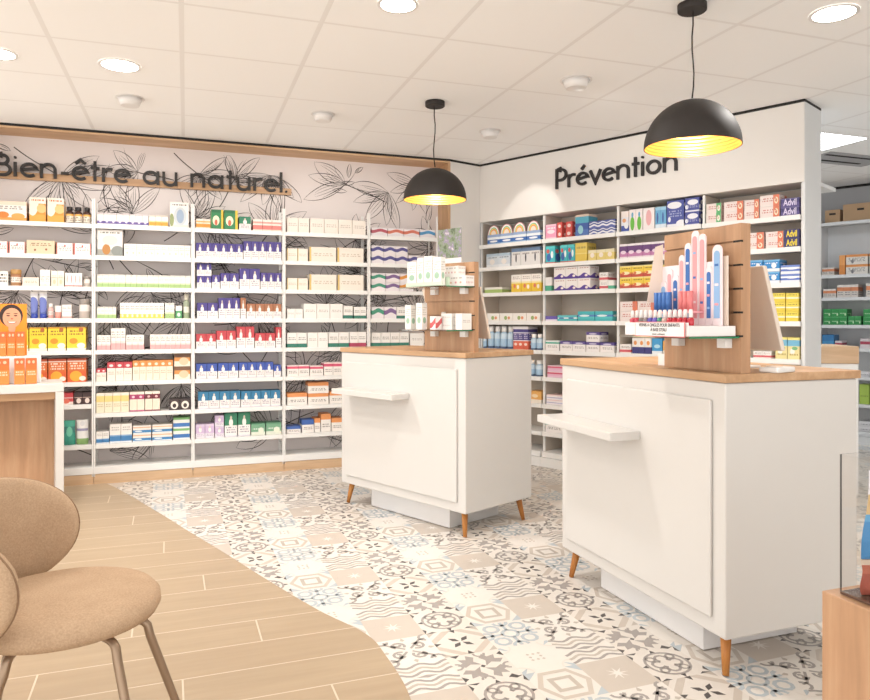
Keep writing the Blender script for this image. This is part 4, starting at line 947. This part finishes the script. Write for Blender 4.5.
# plant photo card
n = N('plant_photo'); u, v = n.uv(); s1 = n.noise(n.vec(u, v), 3.6, 5.0, .75); r = n.new('ShaderNodeValToRGB'); n.put(r.inputs[0], s1)
e = r.color_ramp.elements; e[0].position = .35; e[0].color = (*hx('3c4a30'), 1); e[1].position = .66; e[1].color = (*hx('d9d3cc'), 1)
q = e.new(.48); q.color = (*hx('7c8a6c'), 1); q = e.new(.57); q.color = (*hx('8a7898'), 1)
n.col(n.mix(n.math('LESS_THAN', v, .12), r.outputs[0], hx('e8e4de'))); M['plant_photo'] = n.set(.4)
t = A_.thing('photo_card', 'upright photo card of purple flowering plants on the middle counter stand', 'card', -.225, .10, CT+.5062)
m = MB(); m.box(-.095, .095, 0, .003, .006, .20); m.build('print', 'plant_photo', t); m = MB(); m.box(-.095, .095, -.004, .012, 0, .0055); m.build('card_foot', 'card_white', t)

# pink and blue bottle display on the nearest counter
plain('d_blue', hx('3a6cb0'), .5); plain('d_lblue', hx('8fb4dc'), .5); plain('d_pink', hx('e8a0a4'), .5); plain('d_coral', hx('dc7c7c'), .5); plain('d_deep', hx('3a3c90'), .5); plain('d_pale', hx('efdfe2'), .5)
t = B_.thing('counter_display', 'pink and blue cardboard bottle display on the nearest counter stand', 'display', -.195, -.135, Z1)
m = MB(); m.box(-.175, .175, 0, .195, 0, .034); m.box(-.175, .175, .0, .003, .034, .045); m.build('tray', 'card_white', t, .001)
# stepped backdrop board of plain rounded bars
bars = [(-.165, .035, .20, 'd_lblue'), (-.128, .03, .245, 'd_pale'), (-.096, .034, .22, 'd_blue'), (-.060, .03, .29, 'd_pale'), (-.028, .034, .33, 'd_blue'), (.008, .036, .37, 'd_pink'), (.046, .034, .355, 'd_pale'), (.082, .030, .24, 'd_blue'), (.114, .045, .31, 'd_lblue')]
m = MB(); mats = ['d_pale', 'd_blue', 'd_lblue', 'd_pink']; idx = {'d_pale': 0, 'd_blue': 1, 'd_lblue': 2, 'd_pink': 3}
for x, w, h, c in bars:
    top = [(x+w/2-w/2*math.cos(PI*i/8), h-w/2+w/2*math.sin(PI*i/8)) for i in range(9)]
    m.prism([(x, .0345)]+[(x+w, .0345)]+top[::-1], .151, .156, 0)
    w2 = w*.62; x2 = x+w*.19
    m.prism([(x2, .06), (x2+w2, .06)]+[(x2+w2/2+w2/2*math.cos(PI*i/8), h-.02-w2/2+w2/2*math.sin(PI*i/8)) for i in range(9)], .1492, .1506, idx[c] if c != 'd_pale' else 3)
for x, w, h, c in bars:
    for q in range(3):
        zz = .07+(h-.11)*(q+.5)/3
        m.box(x+w*.3, x+w*.7, .1485, .149, zz, zz+.008, (idx[c]+1+q) % 4)
m.build('backdrop', mats, t)
m = MB(); m.box(-.165, .155, .1565, .160, .0345, .255); m.build('rear_board', 'd_pale', t)
m = MB(); m.box(.13, .170, .165, .170, .0345, .27); m.build('side_board', 'card_cream', t)
m = MB()
m.v += [(-.178, .10, .12), (-.162, .158, .12), (-.158, .158, .34), (-.168, .13, .33)]; m.f.append((0, 1, 2, 3)); m.mi.append(0); m.uvs.append([(0, 0)]*4); m.sm.append(False)
o = m.build('folded_flap', 'card_cream', t); sd = o.modifiers.new('s', 'SOLIDIFY'); sd.thickness = .002
for x0, n_, c, c2 in ((-.125, 4, 'd_blue', 'd_pink'), (.012, 3, 'd_coral', 'd_pink')):
    m = MB()
    for i in range(n_): m.lathe([(.011, .085), (.011, .155)], 12, x0+.0225*i, .105, 0)
    m.build('ribbed_box', c, t)
    m = MB(); m.box(x0-.018, x0+.0225*(n_-1)+.018, .085, .148, .078, .0845); m.build('ledge', c2, t)
cols = ['c04858', 'b83c50', '7c7470', '8c8080', '5a54a8', '6c5cb8', '3c8c78', 'c4a8a0', 'b82434', 'b42030', 'c02838', 'b01c30', 'b82838']
for i, c in enumerate(cols):
    k = 'polish_'+c
    if k not in M: plain(k, c, .15)
    s_ = -.350+.0265*i
    word = ['rose', 'raspberry', 'grey', 'taupe', 'violet', 'lilac', 'green', 'nude', 'cherry red', 'red', 'bright red', 'crimson', 'scarlet'][i]
    t = B_.thing('nail_polish', '%s nail polish bottle with white cap, %s from left in display row' % (word, ORD[i]), 'bottle', s_+.003, -.117, Z1+.0355, 0, 'nail polish bottles in the counter display')
    m = MB(); m.lathe([(.0095, 0), (.011, .003), (.011, .021), (.006, .027)], 12); m.build('bottle_body', k, t)
    m = MB(); m.lathe([(.0062, .0272), (.0075, .028), (.006, .052), (.004, .054)], 12); m.build('cap', 'plastic_white', t)
t = B_.thing('price_card', 'white card with pink border and small French print below polish bottles', 'sign', -.165, -.1405, Z1-.004)
m = MB(); m.box(-.135, .135, 0, .002, 0, .052); m.build('card', 'd_coral', t); m = MB(); m.box(-.132, .132, -.0008, -.0001, .003, .049); m.build('face', 'card_white', t)
text_on(t, 'VERNIS À ONGLES POUR ENFANTS', .0165, 0, -.0014, .040, 'print_black', .0001, .86)
text_on(t, "À BASE D'EAU", .0165, 0, -.0014, .024, 'print_black', .0001, .86)
text_on(t, 'sans solvant', .009, 0, -.0014, .0095, 'print_black', .0, 1.6)

# computers behind the stands
def computer(fr, x0, x1, y, label):
    t = fr.thing('computer_monitor', label, 'monitor', (x0+x1)/2, y, CT, 0, 'monitors on the counters'); w = (x1-x0)/2
    m = MB(); tl = .085
    m.v += [(-w, -.0, .07), (w, 0, .07), (w, -tl, .37), (-w, -tl, .37), (-w, .018, .07), (w, .018, .07), (w, .018-tl, .37), (-w, .018-tl, .37)]
    for f in ((0, 1, 2, 3), (7, 6, 5, 4), (1, 5, 6, 2), (4, 0, 3, 7), (3, 2, 6, 7), (4, 5, 1, 0)):
        m.f.append(f); m.mi.append(0); m.uvs.append([(0, 0)]*4); m.sm.append(False)
    m.build('case', 'plastic_cream', t, .004)
    m = MB(); m.v += [(w-.012, .0186, .085), (-w+.012, .0186, .085), (-w+.012, .0186-tl*.92, .36), (w-.012, .0186-tl*.92, .36)]; m.f.append((0, 1, 2, 3)); m.mi.append(0); m.uvs.append([(0, 0)]*4); m.sm.append(False)
    m.build('screen', 'screen_black', t)
    m = MB(); m.box(-.09, .09, -.10, .06, 0, .008); m.box(-.03, .03, -.075, -.055, .008, .2); m.build('foot', 'plastic_white', t, .002)
    return t
computer(A_, -.56, -.075, .28, 'cream backed monitor tilted behind the middle counter stand')
computer(B_, -.56, -.063, .305, 'cream backed monitor tilted behind the nearest counter stand')
t = B_.thing('card_terminal', 'small white device lying on the nearest counter beside the monitor', 'device', -.02, .24, CT, .3)
m = MB(); m.box(-.035, .035, -.06, .06, 0, .018); m.build('case', 'plastic_white', t, .006); m = MB(); m.box(-.02, .02, -.04, .0, .0182, .022); m.build('key_pad', 'card_cream', t, .002)
o = MB().box(-.03, .03, 0, .05, 0, .045).build('white_box', 'card_white'); tag(o, 'small white box beside the oak stand, left end, nearest counter', 'box'); B_.put(o, -.455, .10, CT)

# ------------------------------------------------------------------ pendant lamps
def pendant(x, y, rim, r, label, sway):
    t = bpy.data.objects.new('pendant_lamp', None); C.objects.link(t); tag(t, label, 'lamp', 'black dome pendant lamps'); t.location = (x, y, rim)
    top = CEIL-rim-.001
    m = MB(); m.lathe([(.058, top-.032), (.062, top-.028), (.062, top)], 28); m.build('canopy', 'black_metal', t)
    h = r*1.0
    pts = [(0, 0, h+.01)]+[(sway*math.sin(i/7*PI*2.2)*.5+sway*i/7*.6, 0, h+.01+(top-.033-h-.01)*i/7) for i in range(1, 7)]+[(sway*.3, 0, top-.031)]
    m = MB(); m.tube([(a_, b_, c_) for a_, b_, c_ in pts], .0035, 8); m.build('cord', 'black_metal', t)
    pr_ = [(r*math.cos(a_), h*math.sin(a_)) for a_ in [PI/2*i/18 for i in range(19)]]; pr_[-1] = (.006, h)
    m = MB(); m.lathe(pr_, 56, caps=False); ip = [((r-.004)*math.cos(a_), (h-.005)*math.sin(a_)) for a_ in [PI/2*i/18 for i in range(19)]]; ip[-1] = (.006, h-.005)
    rim_ = MB()
    m.idx([(q*math.cos(2*PI*i/56), q*math.sin(2*PI*i/56), 0) for q in (r, r-.004) for i in range(56)], [(i, 56+i, 56+(i+1) % 56, (i+1) % 56) for i in range(56)])
    m.build('shade', 'black_metal', t)
    m = MB(); m.lathe(ip, 56, caps=False); m.build('inner_lining', 'gold', t)
    m = MB(); m.lathe([(.015, h-.02), (.02, h-.07)], 16); m.build('socket', 'black_metal', t)
    m = MB(); m.lathe([(.014, h-.072), (.03, h-.1), (.034, h-.12), (.028, h-.145), (.008, h-.155)], 18); m.build('bulb', 'bulb', t)
    l = bpy.data.lights.new('pendant_light', 'POINT'); l.energy = 3; l.color = (1, .82, .6); l.shadow_soft_size = .03
    o = bpy.data.objects.new('pendant_light', l); C.objects.link(o); o.location = (x, y, rim+h-.175)
pendant(1.128, 3.18, 1.958, .205, 'nearer black dome pendant lamp with gold inside, above nearest counter', .012)
pendant(.0, 4.60, 1.961, .2, 'farther black dome pendant lamp with gold inside, above middle counter', -.014)

# ------------------------------------------------------------------ ceiling fittings
def cp(px, py): Y = (CEIL-CZ)*F/(HY-py); return ((px-435)/F*Y, Y)
def arealight(x, y, e, size=.16, col=(1, .96, .91), spread=2.6):
    l = bpy.data.lights.new('downlight_and_fill', 'AREA'); l.shape = 'DISK'; l.size = size; l.energy = e; l.color = col; l.spread = spread
    o = bpy.data.objects.new('downlight_and_fill', l); C.objects.link(o); o.location = (x, y, CEIL-.02)
for x, y, r, lab in (cp(398, 4)+(.078, 'round recessed ceiling light at the top, right of centre left'), cp(120, 65)+(.095, 'round bright ceiling light above the floral wall shelves'), cp(-3, 53)+(.085, 'round ceiling light cut by the left edge of the view'), cp(834, 13)+(.09, 'round recessed ceiling light near the top right corner'),
                     (-1.2, 1.6, .09, None), (.9, 1.5, .09, None), (-.2, -.2, .09, None), (2.2, .2, .09, None), (-2.4, .3, .09, None), (-2.9, 2.2, .09, None)):  # entries without a label: unseen lamps added as fill, no fitting built
    if lab:
        t = bpy.data.objects.new('ceiling_light', None); C.objects.link(t); tag(t, lab, 'light', 'round recessed ceiling lights'); t.location = (x, y, CEIL)
        m = MB(); m.lathe([(r*1.15, -.006), (r*1.15, -.0005)], 32, caps=False)
        m.idx([(q*math.cos(2*PI*i/32), q*math.sin(2*PI*i/32), -.006) for q in (r*1.15, r*.98) for i in range(32)], [(i, 32+i, 32+(i+1) % 32, (i+1) % 32) for i in range(32)])
        m.build('trim_ring', 'plastic_white', t)
        m = MB(); m.lathe([(r*.97, -.005), (r*.97, -.001)], 32); m.build('lamp_face', 'lamp_disc', t)
    arealight(x, y, 13 if lab else 2.5)
for i, (px, py, r, lab, aim) in enumerate(((130, 98, .075, 'low white ceiling spotlight nearest the left', (-2.2, 5.2, 1.5)), (323, 114, .07, 'low white ceiling spotlight above the end of the floral wall', (-.9, 5.8, 1.5)), (490, 131, .07, 'low white ceiling spotlight nearest the corner between the walls', (.82, 6.05, 1.99)), (576, 80, .08, 'white ceiling spotlight between the pendants, with glow on tiles', (1.6, 5.3, 1.3)))):
    x, y = cp(px, py); t = bpy.data.objects.new('spotlight', None); C.objects.link(t); tag(t, lab, 'spotlight', 'white ceiling spotlights'); t.location = (x, y, CEIL)
    d_ = Vector(aim)-Vector((x, y, CEIL)); az = math.atan2(d_.y, d_.x)
    t.rotation_euler = (0, 0, az)
    m = MB(); m.lathe([(r*1.15, -.004), (r*1.15, -.0005)], 28); m.build('trim_ring', 'plastic_white', t)
    m = MB(); m.lathe([(r*.72, -.05), (r, -.0045)], 28); m.build('housing', 'plastic_white', t)
    l = bpy.data.lights.new('spot', 'SPOT'); l.energy = (22, 22, 13, 18)[i]; l.spot_size = math.radians((125, 125, 42, 120)[i]); l.spot_blend = (1, 1, .4, 1)[i]; l.color = (1, .94, .87); l.shadow_soft_size = .03
    o = bpy.data.objects.new('spot', l); C.objects.link(o); o.location = (x, y, CEIL-.075); o.rotation_euler = (d_+Vector((0, 0, .075))).to_track_quat('-Z', 'Y').to_euler()
# led panel and vents in the back room
G = Frame(3.29, 5.487, 20)
t = G.thing('led_panel', 'square bright cool white ceiling panel in the back room', 'light', 0, 0, CEIL-.012)
m = MB(); m.box(-.6, 0, 0, .6, .004, .011); m.build('frame', 'plastic_white', t); m = MB(); m.box(-.585, -.015, .015, .585, 0, .0035); m.build('diffuser', 'led_panel', t)
l = bpy.data.lights.new('panel_light', 'AREA'); l.shape = 'SQUARE'; l.size = .55; l.energy = 9; l.color = (.86, .93, 1)
o = bpy.data.objects.new('panel_light', l); C.objects.link(o); o.location = G.w(-.3, .3, CEIL-.02)
l = bpy.data.lights.new('panel_light', 'AREA'); l.shape = 'SQUARE'; l.size = .55; l.energy = 7; l.color = (.86, .93, 1)  # second lamp is out of view, with no panel modelled for it
o = bpy.data.objects.new('panel_light', l); C.objects.link(o); o.location = (4.6, 5.0, CEIL-.02)
t = Frame(3.66, 6.15, 20).thing('ceiling_vent', 'dark slotted air vent in the back room ceiling', 'vent', 0, 0, CEIL-.006)
m = MB(); m.box(-.45, .3, -.04, .30, 0, .005); m.build('frame', 'grey_wall', t)
for k_ in range(2):
    m = MB(); m.box(-.42, .27-.1*k_, .02+.17*k_, .05+.17*k_, -.003, -.0005); m.build('slot', 'black_gap', t)

# white board end on the rear of the second wall, and the worktop behind it
o = MB().box(-.35, .0, 0, .38, 0, .025).build('shelf_board', 'cool_white'); tag(o, 'white shelf board end jutting out behind the white wall end', 'shelf'); R.put(o, RL-.02, RD+.0315, 2.09)
DK = Frame(2.30, 5.05, -10)
x0, x1 = DK.fx(800), DK.fx(858.5)
t = DK.thing('back_room_desk', 'wood fronted white desk in the back room behind the wall end', 'desk', (x0+x1)/2, 0, 0)
w = (x1-x0)/2
m = MB(); m.box(-w, w, 0, .5, .0035, .90); m.build('base', 'shelf_white', t, .002); m = MB(); m.box(-w, w, -.01, .5, .902, 1.02); m.build('wood_top', 'oak_light', t, .002)

# ------------------------------------------------------------------ left display table
TB = Frame(-2.354, 4.60, 30)
t = TB.thing('display_table', 'white framed display table with oak inside panel, at left edge', 'table', 0, 0, 0)
m = MB(); m.box(-1.35, 0, 0, .42, .745, .797); m.build('table_top', 'lacquer', t, .003)
for a, b in ((-.048, 0), (-1.35, -1.302)):
    m = MB(); m.box(a, b, 0, .42, .0032, .744); m.build('side_panel', 'lacquer', t, .003)
m = MB(); m.box(-1.301, -.049, .2, .22, .0032, .744); m.build('back_panel', 'oak_v', t)
m = MB(); m.box(-1.301, -.049, .02, .035, .70, .744); m.build('rail', 'oak', t)
o = MB().box(-.5, 0, 0, .16, 0, .17).build('display_riser', 'card_white', None, .002); tag(o, 'white riser block on the display table under orange boxes', 'riser'); TB.put(o, TB.fx(41, .2), .17, .7985)
for i, (a, b, lab) in enumerate(((-6, 9.5, 'orange carton on the table, cut by the left edge'), (14, 25, 'orange carton on the table, middle of the front row'), (25.5, 37, 'orange carton on the table, rightmost of the front row'))):
    x0, x1 = TB.fx(a, .07), TB.fx(b, .07); good(TB, 'orangeglow', (x1-x0)*.97, .06, .16, (x0+x1)/2, .07, .7985, lab, 'orange cartons on the display table')
for i, (a, b, lab) in enumerate(((-5, 6.5, 'orange carton on the white riser, cut by the left edge'), (7, 15.5, 'orange carton on the white riser, middle one'), (16, 25, 'orange carton on the white riser, right one'))):
    x0, x1 = TB.fx(a, .19), TB.fx(b, .19); good(TB, 'orangeglow', (x1-x0)*.97, .05, .155, (x0+x1)/2, .19, .97, lab, 'orange cartons on the riser')
# poster card with a smiling face
x0, x1 = TB.fx(-8, .27), TB.fx(27, .27); w = (x1-x0)/2
t = TB.thing('poster_card', 'orange card with a smiling dark haired face, at left edge', 'card', (x0+x1)/2, .28, .970)
m = MB(); m.box(-w, w, 0, .004, 0, .335); m.build('card', plain('p_orange', hx('f08a1e'), .5) and 'p_orange', t)
for k_, c_ in (('p_hair', '33211c'), ('p_skin', 'd49a78'), ('p_mouth', 'f2e4dc'), ('p_dark', '5a3028'), ('p_lip', 'b4503c')): plain(k_, c_, .6, var=.05)
def ell(m, cx, cz, rx, rz, y, mi, a0=0, a1=2*PI, n_=24): m.face([(cx+rx*math.cos(a0+(a1-a0)*i/n_), y, cz+rz*math.sin(a0+(a1-a0)*i/n_)) for i in range(n_ if a1-a0 > 6 else n_+1)], mi)
m = MB(); cx, cz = w-.085, .25
ell(m, cx-.004, cz+.008, .066, .073, -.0006, 0); ell(m, cx, cz-.006, .052, .064, -.001, 1)
ell(m, cx, cz-.075, .02, .03, -.0008, 1)
for s_ in (-1, 1):
    ell(m, cx+s_*.021, cz+.008, .010, .0045, -.0014, 3); ell(m, cx+s_*.021, cz+.022, .013, .0025, -.0014, 3)
ell(m, cx, cz-.012, .007, .004, -.0014, 4); ell(m, cx, cz-.030, .026, .014, -.0012, 4, PI, 2*PI, 14); ell(m, cx, cz-.031, .021, .009, -.0014, 2, PI, 2*PI, 14)
m.build('face_print', ['p_hair', 'p_skin', 'p_mouth', 'p_dark', 'p_lip'], t)

# ------------------------------------------------------------------ pedestal with glass case
PD = Frame(.858, 1.608, -70)
t = PD.thing('display_pedestal', 'oak pedestal with a clear case on top, bottom right corner', 'pedestal', 0, 0, 0)
m = MB(); m.box(0, .55, 0, .55, .0035, .60); m.build('body', 'oak_v', t, .002)
t = PD.thing('display_case', 'clear open acrylic case standing on the oak pedestal', 'case', 0, 0, .6015)
for (a, b, c, d) in ((.03, .52, .02, .022), (.03, .032, .0225, .52), (.03, .52, .5205, .5225), (.518, .52, .0225, .52)):
    m = MB(); m.box(a, b, c, d, .006, .305); m.build('pane', 'clear_glass', t)
m = MB(); m.box(.03, .52, .02, .5245, 0, .0055); m.build('base', plain('case_base', (.12, .07, .05), .2) and 'case_base', t)
for (a, c) in ((.03, .02),):
    m = MB(); m.box(a-.0006, a-.0001, c-.0006, c, .006, .305); m.build('edge', plain('edge_dark', (.1, .07, .06), .3) and 'edge_dark', t)
sty('bagblue', 'sky blue snack bag with tan and white dotted top', [(0, '2a86d0'), (.42, '48a0dc'), (.5, 'e0b878'), (.72, 'efeaf2')], [(.3, .85, .03, .03, '8888c0'), (.6, .8, .03, .03, '8888c0'), (.45, .93, .03, .03, '8888c0')], [(.22, .4, 'e8f2fa', 2)], cat='bag', kind='pouch', name='snack_bag')
sty('bagred', 'brick red bag with white print', [(0, 'a83c28'), (.6, 'c0583c'), (.85, 'e0c8b0')], None, [(.4, .75, 'f0dcd0', 3)], cat='bag', kind='pouch', name='snack_bag')
good(PD, 'bagred', .15, .05, .075, .09, .115, .6085, 'brick red bag lying under the blue bag inside the clear case', None, PI/2)
good(PD, 'bagblue', .17, .045, .19, .087, .125, .685, 'sky blue bag with dotted top inside the clear case', None, PI/2)

# ------------------------------------------------------------------ chair
cx, cy, ca = -.998, 1.945, math.radians(12)
t = bpy.data.objects.new('lounge_chair', None); C.objects.link(t); tag(t, 'beige fabric chair with rounded seat and wraparound back, lower left corner', 'chair'); t.location = (cx, cy, 0); t.rotation_euler = (0, 0, ca)
m = MB(); m.lathe([(.10, .395), (.20, .398), (.238, .408), (.247, .425), (.245, .445), (.23, .462), (.19, .474), (.1, .481), (.02, .482)], 48, sx=1.0, sy=.985); m.build('seat', 'fabric', t)
def shell(a, s):
    x = a; A0 = math.radians(168)-0 # centre of the back in chair space (chair faces +x)
    ang = math.radians(182.3)+x*math.radians(85.5)
    hh = .178*(max(0, 1-abs(x)**3.6))**.5
    z = .574+hh*s
    rr = .300+.05*(z-.6)
    return ang, z, rr, hh
nu, nv = 48, 14
outv = []; fs = []
for side in (1, -1):
    for i in range(nu+1):
        x = -math.cos(PI*i/nu)
        for jv in range(nv+1):
            s = -math.cos(PI*jv/nv); ang, z, rr, hh = shell(x, s)
            th_ = .027*math.sqrt(max(0, 1-s**2))**.6*min(1, (hh/.06))**.7
            q = rr+side*th_
            outv.append((q*math.cos(ang), q*math.sin(ang), z))
def vi(side, i, jv): return side*(nu+1)*(nv+1)+i*(nv+1)+jv
for i in range(nu):
    for jv in range(nv):
        a = (vi(0, i, jv), vi(0, i+1, jv), vi(0, i+1, jv+1), vi(0, i, jv+1)); fs.append(a)
        b = (vi(1, i, jv), vi(1, i, jv+1), vi(1, i+1, jv+1), vi(1, i+1, jv)); fs.append(b)
m = MB(); m.idx(outv, fs, 0, True); o = m.build('backrest', 'fabric', t)
bm = bmesh.new(); bm.from_mesh(o.data); bmesh.ops.remove_doubles(bm, verts=bm.verts, dist=.0008); bmesh.ops.recalc_face_normals(bm, faces=bm.faces); bm.to_mesh(o.data); bm.free()
for p in o.data.polygons: p.use_smooth = True
path = []
for i in range(0, 41): x = -math.cos(PI*i/40); a_, z, rr, hh = shell(x, .985); path.append(((rr+.006)*math.cos(a_), (rr+.006)*math.sin(a_), z))
for i in range(39, 0, -1): x = -math.cos(PI*i/40); a_, z, rr, hh = shell(x, -.985); path.append(((rr+.006)*math.cos(a_), (rr+.006)*math.sin(a_), z))
path.append(path[0]); m = MB(); m.tube(path, .003, 6); m.build('piping', 'piping', t)
def loc(X, Y_): dx, dy = X-cx, Y_-cy; return (dx*math.cos(ca)+dy*math.sin(ca), -dx*math.sin(ca)+dy*math.cos(ca))
for top, foot in (((-.775, 1.96), (-.665, 2.01)), ((-.80, 1.82), (-.66, 1.68)), ((-1.03, 1.74), (-1.12, 1.62)), ((-1.19, 2.05), (-1.36, 2.25))):
    a = loc(*top); b = loc(*foot); c = (a[0]*.9, a[1]*.9)
    P = [(c[0]*.8, c[1]*.8, .393), (c[0]*.97, c[1]*.97, .391), (c[0]*1.05, c[1]*1.05, .386), (a[0]*.99, a[1]*.99, .376)]
    P += [(a[0]+(b[0]-a[0])*k_, a[1]+(b[1]-a[1])*k_, .36-.356*k_+.0006) for k_ in (.04, .15, .4, .7, .992)]
    m = MB(); m.tube(P, [.011, .011, .011, .0115, .0115, .0115, .011, .0105, .010], 12); m.build('leg', 'leg_metal', t)

# ------------------------------------------------------------------ light, camera, colour
w = bpy.data.worlds.new('world'); bpy.context.scene.world = w; w.use_nodes = True
w.node_tree.nodes['Background'].inputs[0].default_value = (1, .975, .945, 1); w.node_tree.nodes['Background'].inputs[1].default_value = 2.0
cam = bpy.data.cameras.new('camera'); co = bpy.data.objects.new('camera', cam); C.objects.link(co)
co.location = (0, 0, CZ); co.rotation_euler = (PI/2, 0, 0); cam.sensor_width = 36; cam.lens = 36*F/870; cam.shift_y = -(350-HY)/870
cam.clip_start = .05; bpy.context.scene.camera = co
vs = bpy.context.scene.view_settings; vs.view_transform = 'Standard'; vs.look = 'None'; vs.gamma = 1; vs.exposure = .36
